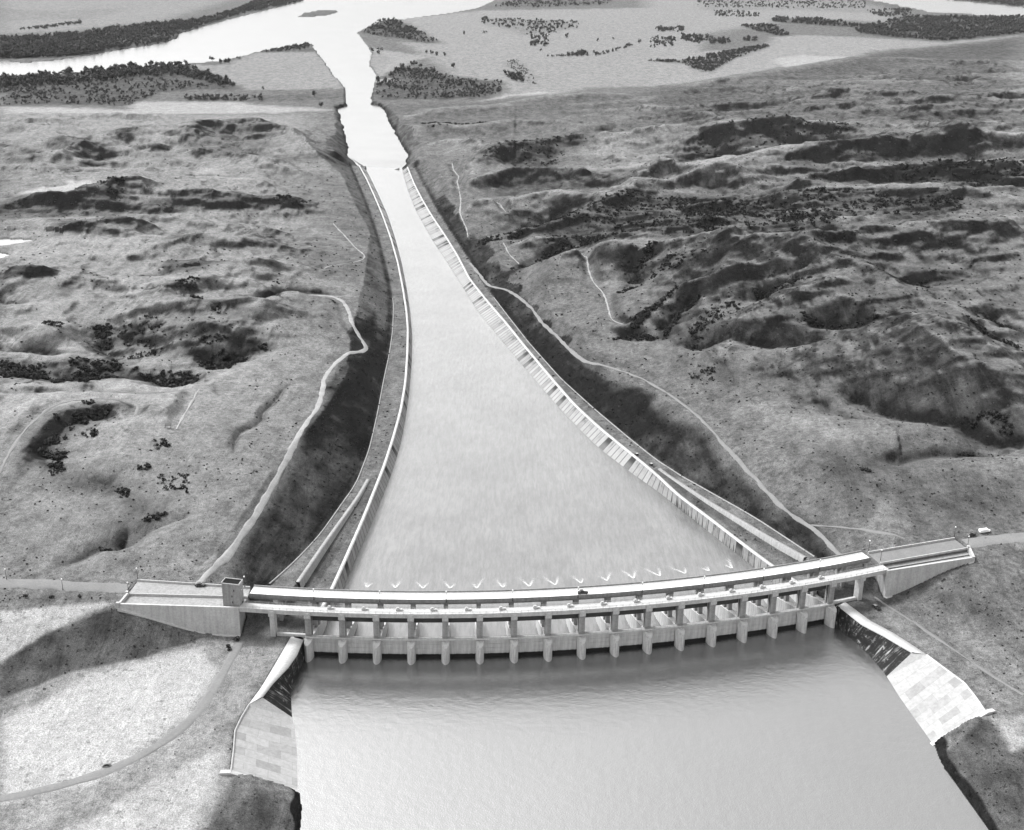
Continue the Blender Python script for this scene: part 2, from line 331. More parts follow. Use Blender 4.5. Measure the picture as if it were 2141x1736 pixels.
lcurb = curb_line(LCURB, lcop, BERM); rcurb = curb_line(RCURB, rcop, BERM)
def ret_line(pts):
    def zf(y): return np.interp(y, [520, 690], [BERM-2.5, zcop(690.)-.3])
    return line(pts, zf, step=6)
lret = ret_line(LRET); rret = ret_line(RRET)
def along_tables(cop, ret, curb):
    n = len(cop); dr = np.zeros(n); dc = np.zeros(n)
    for i, p in enumerate(cop):
        t = (cop[min(i+1, n-1)]-cop[max(i-1, 0)])[:2]; nrm = np.array([-t[1], t[0]])/np.hypot(*t)
        def hit(L):
            q = (L[:, :2]-p[:2]); al = q@t/np.hypot(*t); j = np.argmin(np.abs(al)); return abs(q[j]@nrm), abs(al[j])
        dc[i] = hit(curb)[0]; a, o = hit(ret); dr[i] = a if o < 5 else -1
    j = np.where(dr > 0)[0]; dr[:j[0]] = dr[j[0]]; dr[j[0]:j[-1]+1] = np.interp(np.arange(j[0], j[-1]+1), j, dr[j]); return dr, np.maximum(dc, 4)
lDR, lDC = along_tables(lcop, lret, lcurb); rDR, rDC = along_tables(rcop, rret, rcurb)
lDC = smooth(lDC[:, None], 6)[:, 0]; rDC = smooth(rDC[:, None], 6)[:, 0]

# ------------------------------------------------------------------ lie of the land: spot heights, ridges, gullies
BACK = [(0, 1240, 22.3), (120, 1236, 22.3), (250, 1226, 22.3), (330, 1208, 22.3), (440, 1200, 22), (200, 1180, 23), (300, 1050, 26), (100, 1000, 27), (50, 850, 25), (350, 880, 23), (0, 1120, 25), (560, 1010, 21), (620, 925, 17), (660, 855, 11), (480, 1000, 22), (765, 720, 0), (725, 630, -3),
  (450, 780, 10), (150, 780, 10), (100, 650, 8), (400, 620, 4), (600, 560, -8), (200, 520, 0), (50, 500, 2), (400, 420, -16), (200, 400, -12), (600, 400, -28), (700, 480, -28), (100, 300, -34), (400, 300, -38), (650, 300, -48),
  (100, 222, -58), (400, 228, -60), (700, 232, -58), (0, 160, -64), (300, 175, -64), (600, 150, -64), (100, 60, -63), (400, 30, -63), (0, -50, -62), (520, 700, 5), (620, 700, 4),
  (1850, 1160, 22.3), (2000, 1128, 22.3), (2141, 1120, 23), (1760, 1105, 22), (1700, 1063, 21), (1500, 915, 14), (1250, 755, 2), (1090, 610, -9), (1020, 570, -13), (2000, 950, 31), (1750, 850, 28), (1500, 750, 16), (2100, 750, 38), (1800, 600, 36), (1950, 480, 36), (1600, 540, 20), (1300, 560, 6),
  (1400, 660, 11), (1150, 480, -20), (1300, 430, -16), (1600, 420, -2), (1900, 400, 12), (2100, 350, 16), (960, 380, -42), (1000, 320, -50), (1300, 300, -38), (1600, 280, -20), (1900, 230, -10), (2100, 200, -12), (1100, 212, -58), (1400, 205, -52), (1700, 160, -54), (2100, 110, -58),
  (1000, 120, -64), (1300, 100, -64), (1500, 60, -64), (1900, 50, -64), (1200, 20, -64), (1500, -60, -63), (2200, -40, -63), (850, 250, -58), (900, 160, -63)]
FRONT = [(0, 1240, 22.3), (120, 1236, 22.3), (246, 1266, 21.8), (0, 1268, 21.5), (120, 1268, 21.5), (330, 1298, 16), (426, 1328, 10.2), (500, 1331, BERM), (560, 1330, BERM), (610, 1330, BERM), (0, 1330, 18.5), (100, 1350, 15), (0, 1440, 11.5), (150, 1410, 10.8), (300, 1382, 10.5), (430, 1360, 10), (300, 1450, 9.8), (480, 1520, BERM), (560, 1412, BERM), (480, 1600, 9), (200, 1600, 8.5), (440, 1640, 9), (0, 1700, 7.5), (480, 1660, 8.5), (400, 1736, 7.5),
  (1866, 1248, BERM), (1990, 1196, 19), (2040, 1170, 21.5), (2141, 1150, 22.5), (1800, 1240, BERM), (1850, 1280, BERM), (1930, 1330, BERM), (2050, 1250, 15.5), (2141, 1200, 20.5), (2000, 1400, BERM), (2060, 1470, 9.3), (2100, 1330, 13), (2141, 1420, 11.5), (2141, 1500, 9.5), (2141, 1650, 8), (2080, 1560, 8), (2200, 1700, 7.5)]
def tps_fit(C, lam):
    C = np.asarray(C, float); n = len(C); r2 = ((C[:, None, :2]-C[None, :, :2])**2).sum(-1)/1e4
    K = .5*r2*np.log(r2+1e-9)+lam*np.eye(n); Q = np.c_[np.ones(n), C[:, :2]/100]
    A = np.block([[K, Q], [Q.T, np.zeros((3, 3))]]); s = np.linalg.solve(A, np.r_[C[:, 2], 0, 0, 0])
    return C[:, :2], s
def tps_eval(mod, x, y):
    C, s = mod; o = np.empty(x.shape)
    for i in range(0, len(x), 40000):
        a, b = x[i:i+40000], y[i:i+40000]; r2 = ((a[:, None]-C[None, :, 0])**2+(b[:, None]-C[None, :, 1])**2)/1e4
        o[i:i+40000] = (.5*r2*np.log(r2+1e-9))@s[:-3]+s[-3]+s[-2]*a/100+s[-1]*b/100
    return o
bk = np.array(BACK, float); bk = at(bk[:, 0], bk[:, 1], bk[:, 2])
bk = np.vstack([bk, [(-900, 700, 25), (-1200, 1500, 0), (-900, 500, 24), (900, 900, 40), (1300, 1800, 20), (900, 550, 28), (-3000, 3500, -63), (3000, 5500, -63), (2500, 3500, -40), (-3500, 6500, -60), (4000, 8000, -60), (0, 9000, -60)]])
fr = np.array(FRONT, float); fr = at(fr[:, 0], fr[:, 1], fr[:, 2]); fr = np.vstack([fr, [(-500, 480, 21), (-400, 350, 8), (-300, 250, 6), (500, 420, 20), (420, 350, 9), (-700, 300, 12), (700, 400, 16)]])
TB_, TF_ = tps_fit(bk, .02), tps_fit(fr, .01)
damline = np.vstack([[(-6000, 521, 0)], [at(-200, 1258, ROADZ)], [at(120, 1252, ROADZ)], [at(262, 1243, ROADZ)], arc(np.linspace(-2, 18, 21), 13), [at(2026, 1152, ROADZ)], [at(2141, 1150, ROADZ)], [(6000, 700, 0)]])
def base(x, y):
    front = y < np.interp(x, damline[:, 0], damline[:, 1])
    r = np.hypot(x, y); far = sstep(r, 5500, 9000)
    hb = np.clip(tps_eval(TB_, x, y), -64, 55)*(1-far)-60*far
    hf = np.clip(tps_eval(TF_, x, y), 4, 26)
    return np.where(front, hf, hb), front
def march(pts, dz=0.0):                                         # sight lines to the bare land
    p = np.asarray(pts, float); r = ray(p[:, 0], p[:, 1]); r = r/np.hypot(r[:, 0], r[:, 1])[:, None]
    T = np.geomspace(240, 7000, 420); X = r[:, None, 0]*T; Y = r[:, None, 1]*T; Z = CAM_H+r[:, None, 2]*T
    h = base(X.ravel(), Y.ravel())[0].reshape(X.shape)+dz; below = Z < h
    k = np.where(below.any(1), below.argmax(1), len(T)-1); k = np.maximum(k, 1); i = np.arange(len(p))
    d0 = Z[i, k-1]-h[i, k-1]; d1 = h[i, k]-Z[i, k]; f = np.clip(d0/(d0+d1+1e-9), 0, 1)
    return np.stack([X[i, k-1]*(1-f)+X[i, k]*f, Y[i, k-1]*(1-f)+Y[i, k]*f, h[i, k-1]*(1-f)+h[i, k]*f-dz], -1)
RIDGES = [
 ('B', 13, 50, [(830, 975), (930, 885), (1060, 835), (1250, 805), (1450, 785), (1700, 775), (1950, 740), (2141, 735)]),
 ('E', 13, 45, [(300, 180), (480, 155), (700, 130), (900, 130), (1150, 135), (1450, 130), (1700, 130)]),
 ('E', 10, 42, [(280, 335), (450, 310), (600, 320), (830, 275), (950, 290), (1250, 290), (1450, 170), (1600, 150), (1800, 160), (2100, 190)]),
 ('E', 9, 36, [(330, 530), (560, 490), (800, 470), (1000, 400), (1200, 350), (1350, 300)]),
 ('E', 8, 28, [(600, 560), (800, 545), (1000, 545), (1200, 545), (1450, 530), (1700, 500), (2000, 440)]),
 ('E', 13, 50, [(450, 780), (800, 700), (1000, 640), (1250, 610), (1600, 605), (1850, 600), (2050, 640)]),
 ('F', 13, 60, [(150, 370), (400, 415), (560, 430), (750, 430), (900, 400), (1000, 375), (1200, 330), (1500, 300), (1900, 280), (2141, 260)]),
 ('E', 11, 40, [(1250, 1090), (1450, 960), (1650, 870), (1900, 830), (2141, 790)]),
 ('F', 9, 55, [(600, 520), (800, 480), (1000, 530), (1150, 580), (1250, 600), (1500, 710), (1800, 840), (2141, 1000)]),
 ('F', 9, 38, [(200, 960), (400, 840), (650, 740), (850, 690), (950, 600)]),
 ('F', 8, 34, [(1350, 970), (1550, 1040), (1800, 1150), (2141, 1300)]),
 ('F', 7, 34, [(900, 740), (1200, 850), (1500, 930), (1800, 1020), (2141, 1150)]),
 ('C', 16, 70, [(300, 760), (500, 735), (750, 710), (950, 730), (1200, 730), (1400, 715), (1700, 735), (2141, 745)]),
 ('C', 15, 60, [(450, 960), (700, 900), (880, 870), (1150, 840), (1400, 800), (1700, 775), (1900, 770)]),
 ('C', 15, 50, [(850, 1050), (1000, 1010), (1250, 970), (1450, 945), (1700, 930), (2141, 930)]),
 ('C', 10, 45, [(850, 1110), (1000, 1115), (1300, 1100), (1650, 1085), (2141, 1110)]),
 ('C', 11, 90, [(300, 470), (500, 440), (850, 390), (1180, 330), (1500, 330), (2141, 370)]),
 ('C', 10, 70, [(900, 570), (1100, 545), (1350, 545), (1700, 560), (1950, 520)]), ('C', 8, 60, [(500, 620), (850, 610), (1200, 600), (1500, 620), (2141, 610)]),
 ('B', 9, 70, [(480, 640), (700, 610), (1000, 600), (1300, 540), (1700, 520)]), ('B', 8, 55, [(500, 740), (620, 705), (800, 720), (1100, 690), (1500, 700)]),
 ('B', 9, 40, [(640, 790), (800, 800), (930, 850)]),
 ('A', 11, 60, [(985, 795), (1100, 740), (1250, 700), (1430, 695), (1550, 740), (1700, 800), (1850, 900)]),
 ('A', 9, 45, [(0, 830), (150, 830), (400, 815), (590, 790), (750, 760), (1010, 745)]),
 ('A', 8, 45, [(200, 900), (450, 840), (650, 850), (820, 830), (940, 830)]), ('A', 8, 45, [(1050, 870), (1250, 870), (1400, 900), (1600, 960)]), ('A', 7, 60, [(100, 700), (400, 660), (700, 670), (1100, 650)]),
 ('D', 11, 50, [(80, 165), (400, 165), (600, 125), (720, 95), (860, 90)]), ('D', 7, 40, [(1000, 150), (1300, 180), (1550, 175), (1750, 195)]),
 ('D', 9, 40, [(280, 345), (600, 315), (850, 290)]), ('D', 8, 40, [(930, 460), (1080, 415), (1250, 400), (1500, 380)]),
 ('D', 8, 36, [(880, 560), (1100, 545), (1400, 560), (1560, 540)]), ('D', 7, 30, [(0, 590), (150, 590), (300, 600)]), ('D', 7, 30, [(830, 745), (950, 690), (1050, 680), (1150, 700)]),
 ('D', 7, 34, [(600, 800), (900, 780), (1200, 790), (1450, 790), (1600, 840)]), ('D', 6, 30, [(1000, 880), (1250, 910), (1400, 960)]), ('D', 6, 30, [(0, 870), (150, 880), (380, 950)]),
 ('G', 4, 22, [(0, 560), (140, 330), (330, 180), (600, 140), (760, 145), (870, 175), (870, 230)]),
]
GULLIES = [
 ('F', -9, 13, [(0, 1000), (150, 1000), (300, 990), (450, 1000), (650, 1010), (900, 990)]), ('E', -9, 22, [(1310, 860), (1350, 780), (1450, 690), (1650, 660)]),
 ('E', -9, 24, [(1220, 1190), (1350, 1150), (1400, 1060), (1600, 920), (1800, 850)]), ('E', -8, 16, [(1530, 1170), (1650, 1040), (1750, 960)]), ('F', -7, 18, [(430, 720), (480, 790)]),
 ('F', -8, 18, [(1350, 600), (1420, 630), (1530, 680)]), ('F', -8, 20, [(1760, 940), (1900, 1000), (2141, 1090)]), ('F', -9, 22, [(1830, 830), (2000, 900), (2141, 960)]),
 ('H', -9, 20, [(850, 60), (1100, 140), (1300, 200), (1500, 240), (1700, 280), (1900, 350), (2141, 420)]), ('H', -6, 16, [(1180, 500), (1280, 540), (1400, 500), (1550, 480), (1750, 465), (2050, 450)]),
 ('F', -8, 15, [(750, 905), (900, 910), (1200, 920)]), ('E', -9, 24, [(580, 745), (700, 690), (850, 620), (1000, 600), (1300, 580)]), ('E', -8, 22, [(380, 575), (500, 560), (700, 540)]),
 ('H', -4, 14, [(500, 140), (700, 150), (950, 210), (1150, 230)]), ('E', -9, 26, [(330, 545), (500, 515), (760, 440), (950, 380)]),
 ('D', -9, 28, [(0, 1150), (200, 1130), (400, 1150), (600, 1130), (850, 1140), (950, 1170), (1100, 1180)]), ('D', -7, 18, [(1080, 1050), (1200, 1080), (1350, 1050), (1530, 1000)]),
 ('D', -8, 22, [(560, 890), (600, 980), (680, 1060)]), ('D', -6, 22, [(690, 900), (820, 960), (900, 1010)]), ('D', -5, 10, [(0, 1025), (200, 1030), (450, 1040)]),
 ('D', -5, 9, [(720, 630), (850, 630), (960, 640)]), ('D', -5, 9, [(1370, 760), (1560, 715), (1600, 690), (1920, 685)]), ('D', -6, 14, [(0, 730), (80, 760), (130, 785)]),
 ('G', -6, 30, [(300, 520), (290, 400), (430, 280), (560, 225), (700, 205)]), ('G', -5, 36, [(500, 600), (750, 640), (900, 720), (800, 900)]), ('G', -4, 7, [(735, 1020), (765, 930), (790, 860)]),
 ('G', -3, 7, [(400, 1140), (600, 1030), (750, 980), (900, 900), (1080, 820), (1170, 790)]), ('G', -2, 4, [(1260, 1170), (1380, 1060), (1500, 900), (1640, 680), (1760, 460)]),
 ('G', -2, 4, [(1470, 460), (1480, 390), (1560, 280), (1700, 170), (1850, 20)]), ('G', -3, 8, [(0, 110), (300, 100), (600, 70), (900, 90), (1150, 70)]),
 ('A', -7, 26, [(0, 860), (130, 858), (250, 828), (560, 808)]), ('A', -6, 22, [(760, 770), (830, 745), (1010, 747)]), ('A', -5, 20, [(400, 975), (600, 968)]), ('A', -4, 16, [(1090, 1000), (1310, 1005)]),
 ('C', -8, 30, [(320, 790), (400, 860), (540, 930)]), ('C', -8, 26, [(680, 800), (850, 850)]), ('C', -8, 26, [(1500, 830), (1520, 910)]), ('C', -8, 26, [(1880, 970), (1950, 1060)]), ('C', -8, 30, [(1750, 430), (1880, 500)]),
]
DARK = [
 ('E', .62, 12, [(330, 535), (600, 470), (780, 440), (1000, 400), (1200, 350), (1400, 300), (1800, 300), (2141, 330), (2141, 600), (1850, 600), (1600, 605), (1250, 610), (1000, 640), (600, 750), (580, 735), (760, 640), (850, 560), (700, 545), (380, 590), (370, 560), (600, 540)]),
 ('B', .62, 12, [(830, 975), (950, 880), (1060, 835), (1300, 800), (1700, 775), (1750, 790), (1500, 850), (1350, 900), (1250, 970), (1000, 965), (950, 990)]),
 ('E', .58, 8, [(40, 240), (100, 330), (190, 490), (290, 600), (400, 780), (600, 890), (760, 1050), (900, 1180), (1060, 1310), (1130, 1350), (1200, 1427), (900, 1427), (700, 1190), (540, 1000), (390, 800), (300, 650), (150, 400)]),
 ('P', .66, 7, [(1172, 791), (1225, 757), (1300, 800), (1400, 860), (1500, 918), (1625, 1012), (1700, 1063), (1790, 1150), (1704, 1155), (1600, 1095), (1456, 1016), (1315, 916)]),
 ('P', .68, 5, [(777, 912), (790, 860), (805, 780), (815, 700), (790, 640), (760, 690), (770, 714), (700, 765), (680, 800), (675, 850), (640, 890), (560, 1030), (500, 1140), (470, 1180), (560, 1215), (623, 1158), (715, 1052), (771, 943)]),
 ('E', .5, 12, [(700, 130), (640, 150), (450, 250), (420, 300), (830, 270), (1000, 280), (1300, 200), (1500, 160), (1450, 140)]),
 ('C', .5, 20, [(300, 770), (500, 740), (950, 735), (1350, 735), (1340, 790), (1100, 840), (850, 850), (650, 880), (500, 940), (330, 930), (200, 900), (230, 830)]),
 ('C', .58, 16, [(800, 1000), (880, 930), (1150, 850), (1450, 830), (1700, 800), (1900, 800), (1850, 900), (1500, 930), (1250, 960), (1000, 1010), (830, 1020)]),
 ('C', .72, 14, [(1400, 980), (1500, 950), (1750, 940), (2141, 940), (2141, 1100), (1900, 1090), (1650, 1070), (1400, 1090), (1050, 1100), (850, 1080), (900, 1040), (1200, 1000)]),
 ('F', .55, 12, [(0, 60), (300, 60), (600, 100), (640, 80), (1000, 70), (1550, 70), (1770, 90), (1770, 170), (1500, 210), (1000, 215), (900, 290), (1000, 290), (1050, 350), (700, 380), (500, 410), (200, 370), (0, 360)]),
 ('C', .50, 40, [(0, 510), (300, 490), (900, 390), (1300, 300), (1900, 240), (2141, 210), (2141, 740), (1400, 720), (600, 720), (0, 720)]),
 ('B', .3, 40, [(300, 600), (560, 580), (860, 580), (1400, 545), (2141, 510), (2141, 720), (1000, 830), (900, 860), (700, 790), (450, 780)]),
 ('E', .62, 8, [(1320, 850), (1340, 780), (1450, 690), (1650, 650), (1640, 680), (1500, 700), (1420, 780), (1390, 850)]), ('E', .22, 18, [(1450, 800), (1550, 730), (1800, 700), (1950, 700), (1800, 800), (1600, 830), (1470, 860)]),
 ('E', .30, 14, [(1320, 1160), (1350, 1090), (1500, 990), (1650, 900), (1750, 890), (1900, 830), (2141, 810), (2141, 1050), (1900, 1150), (1720, 1240), (1550, 1190)]),
 ('F', .25, 16, [(430, 700), (300, 600), (600, 560), (620, 600), (900, 620), (850, 690), (650, 720), (500, 800)]), ('F', .62, 6, [(720, 890), (900, 890), (1250, 910), (1200, 930), (900, 940), (730, 930)]),
 ('F', .5, 10, [(1350, 590), (1500, 580), (1560, 690), (1500, 700), (1400, 650)]), ('F', .18, 24, [(1300, 590), (1500, 560), (1900, 640), (2141, 720), (2141, 980), (1800, 830), (1550, 720)]),
 ('H', .6, 6, [(1500, 235), (1700, 250), (1900, 300), (2141, 400), (2141, 425), (1900, 355), (1700, 295)]), ('F', .55, 8, [(1800, 825), (2000, 880), (2141, 940), (2141, 990), (1950, 930)]), ('F', .5, 8, [(1750, 930), (1900, 985), (2141, 1070), (2141, 1110), (1880, 1020)]),
 ('H', .38, 20, [(500, 420), (1200, 420), (1700, 640), (2141, 700), (2141, 980), (1500, 980), (1000, 980), (600, 800)]), ('H', .3, 10, [(500, 110), (800, 110), (1150, 190), (1100, 240), (700, 190)]), ('F', .36, 60, [(150, 380), (900, 420), (2141, 300), (2141, 1400), (700, 1400), (0, 1100), (0, 600)]),
 ('G', .40, 7, [(240, 230), (400, 180), (700, 150), (760, 160), (650, 220), (450, 290), (330, 350), (280, 420), (250, 450), (220, 300)]), ('G', .4, 8, [(30, 570), (140, 350), (190, 400), (180, 520), (100, 580)]),
 ('G', .26, 14, [(480, 600), (750, 520), (1050, 400), (1240, 580), (1250, 700), (1100, 800), (900, 870), (750, 900), (700, 780)]), ('G', .4, 5, [(600, 1030), (740, 960), (1050, 830), (1170, 790), (1000, 820), (870, 830)]), ('G', .4, 7, [(640, 1130), (720, 1080), (850, 1100), (950, 1090), (850, 1180), (700, 1190)]),
 ('G', .20, 30, [(0, 600), (500, 560), (1250, 300), (1850, 20), (2000, 60), (1900, 300), (1300, 1200), (0, 1240)]),
 ('D', .52, 14, [(0, 165), (80, 165), (400, 165), (600, 125), (720, 95), (860, 90), (850, 140), (700, 230), (900, 200), (1200, 190), (1500, 170), (1750, 200), (1700, 240), (1300, 260), (700, 290), (300, 310), (0, 310)]),
 ('D', .5, 10, [(280, 340), (600, 310), (860, 290), (850, 360), (550, 410), (310, 390)]), ('D', .5, 9, [(910, 470), (1080, 410), (1250, 400), (1250, 450), (1000, 480)]), ('D', .55, 8, [(890, 560), (1100, 545), (1300, 560), (1550, 540), (1400, 590), (1200, 640), (970, 640)]),
 ('D', .55, 8, [(0, 590), (200, 590), (330, 640), (200, 680), (0, 690)]), ('D', .42, 8, [(820, 750), (950, 690), (1100, 680), (1170, 710), (1100, 750)]), ('D', .5, 6, [(290, 740), (350, 710), (440, 720), (380, 780)]),
 ('D', .34, 10, [(520, 980), (800, 870), (1100, 820), (1400, 830), (1500, 920), (1550, 1000), (1350, 1010), (1100, 1020), (900, 1010), (700, 1050)]),
 ('D', .5, 6, [(0, 1090), (250, 1090), (420, 1070), (700, 1060), (850, 1120), (1060, 1100), (1130, 1170), (970, 1225), (880, 1160), (700, 1120), (700, 1170), (520, 1230), (310, 1230), (300, 1180), (0, 1195)]), ('D', .5, 5, [(1080, 1050), (1300, 1030), (1530, 990), (1400, 1060), (1280, 1110), (1180, 1110)]),
 ('D', .3, 12, [(1550, 720), (1900, 720), (1960, 800), (1950, 900), (1600, 900), (1500, 800)]), ('D', .35, 14, [(1250, 340), (1700, 330), (2050, 480), (2100, 640), (1850, 620), (1500, 500)]), ('D', .3, 20, [(1450, 30), (1900, 30), (2080, 300), (2050, 420), (1700, 300)]),
 ('A', .45, 14, [(240, 870), (450, 840), (650, 850), (660, 910), (450, 910), (280, 890)]), ('A', .42, 20, [(985, 795), (1250, 700), (1430, 695), (1600, 760), (1560, 900), (1900, 900), (1950, 700), (1960, 900), (1800, 940), (1300, 950), (1050, 870)]), ('A', .6, 10, [(620, 820), (760, 760), (1010, 742), (1000, 755), (830, 765), (760, 800), (740, 850)]), ('A', .75, 8, [(0, 842), (140, 850), (250, 822), (560, 800), (560, 812), (250, 840), (140, 865), (0, 868)]), ('A', .3, 20, [(800, 840), (940, 830), (1050, 960), (900, 950)]), ('A', .3, 20, [(0, 900), (250, 920), (420, 970), (200, 960), (0, 940)]),  # the thin darkest outlines paint in the shade of steep scarps
 ('A', .45, 20, [(0, 215), (300, 200), (600, 160), (900, 130), (1100, 115), (1350, 50), (1450, 0), (1740, 0), (1400, 75), (1150, 145), (1000, 230), (780, 265), (560, 302), (330, 328), (0, 338)]), ('A', .42, 14, [(0, 450), (400, 402), (700, 380), (1050, 362), (1250, 440), (1360, 500), (1300, 515), (1100, 505), (900, 525), (720, 600), (300, 590), (0, 600)]), ('A', .3, 14, [(1030, 550), (1480, 545), (1950, 520), (1950, 560), (1480, 575), (1030, 570)]), ('A', .35, 10, [(1440, 300), (1740, 242), (1780, 290), (1600, 290)]),
 ('A', .2, 30, [(0, 50), (300, 60), (800, 40), (500, 110), (0, 115)]), ('A', .10, 10, [(1060, 360), (1440, 300), (1780, 290), (1950, 520), (1350, 520)]),
 ('B', .5, 12, [(220, 185), (320, 112), (400, 105), (500, 150), (670, 238), (560, 243), (450, 222), (300, 205)]), ('B', .5, 14, [(290, 470), (430, 390), (650, 400), (750, 440), (1010, 460), (1020, 510), (950, 560), (560, 565), (300, 565)]), ('B', .3, 20, [(1030, 350), (1100, 340), (1170, 400), (1220, 490), (1130, 470)]), ('B', .25, 20, [(280, 300), (400, 340), (300, 400)]), ('B', .3, 30, [(900, 100), (1450, 120), (1450, 160), (1150, 210), (1040, 170), (900, 140)]), ('B', .3, 30, [(950, 40), (1100, 0), (1640, 0), (1600, 30), (1200, 45)]),
 ('C', .5, 14, [(0, 345), (200, 342), (500, 282), (690, 252), (700, 268), (500, 340), (370, 412), (300, 405), (200, 362)]), ('C', .5, 24, [(720, 100), (1000, 110), (1260, 145), (1500, 90), (2141, 95), (2141, 190), (1700, 237), (1400, 212), (1200, 190), (1190, 160), (720, 125)]), ('C', .4, 18, [(540, 150), (720, 140), (820, 200), (760, 205), (640, 175)]), ('C', .25, 40, [(300, 0), (1250, 0), (1500, 40), (1500, 90), (900, 60), (300, 60)]), ('C', .4, 20, [(1700, 0), (2141, -20), (2141, 40)]), ('A', .22, 8, [(1665, 100), (1720, 75), (1800, 62), (1900, 58), (1910, 70), (1850, 85), (1750, 100)]),
 ('P', .60, 1.2, [(0, 1395), (100, 1325), (245, 1272), (330, 1302), (430, 1332), (400, 1347), (300, 1380), (150, 1410), (0, 1460)]), ('P', .25, 4, [(0, 1238), (240, 1242), (240, 1258), (0, 1262)]),
 ('L', .45, 6, [(700, 0), (1100, 60), (1390, 150), (1380, 350), (1250, 330), (1000, 150)]), ('L', .2, 14, [(400, 60), (800, 230), (1494, 720), (1494, 760), (1000, 480), (500, 150)]), ('L', .18, 20, [(1080, 0), (1494, 0), (1494, 500), (1300, 480)]), ('L', .48, 1.2, [(890, 1105), (1230, 922), (1300, 1040), (1370, 1165), (1494, 1130), (1494, 1800), (1330, 1736), (1060, 1370), (930, 1210)]),
 ('K', .34, 1.2, [(190, 1310), (650, 1450), (670, 1900), (-60, 1900), (60, 1500)]), ('K', .2, 5, [(100, 300), (250, 330), (300, 600), (60, 900), (-80, 900)]),
]
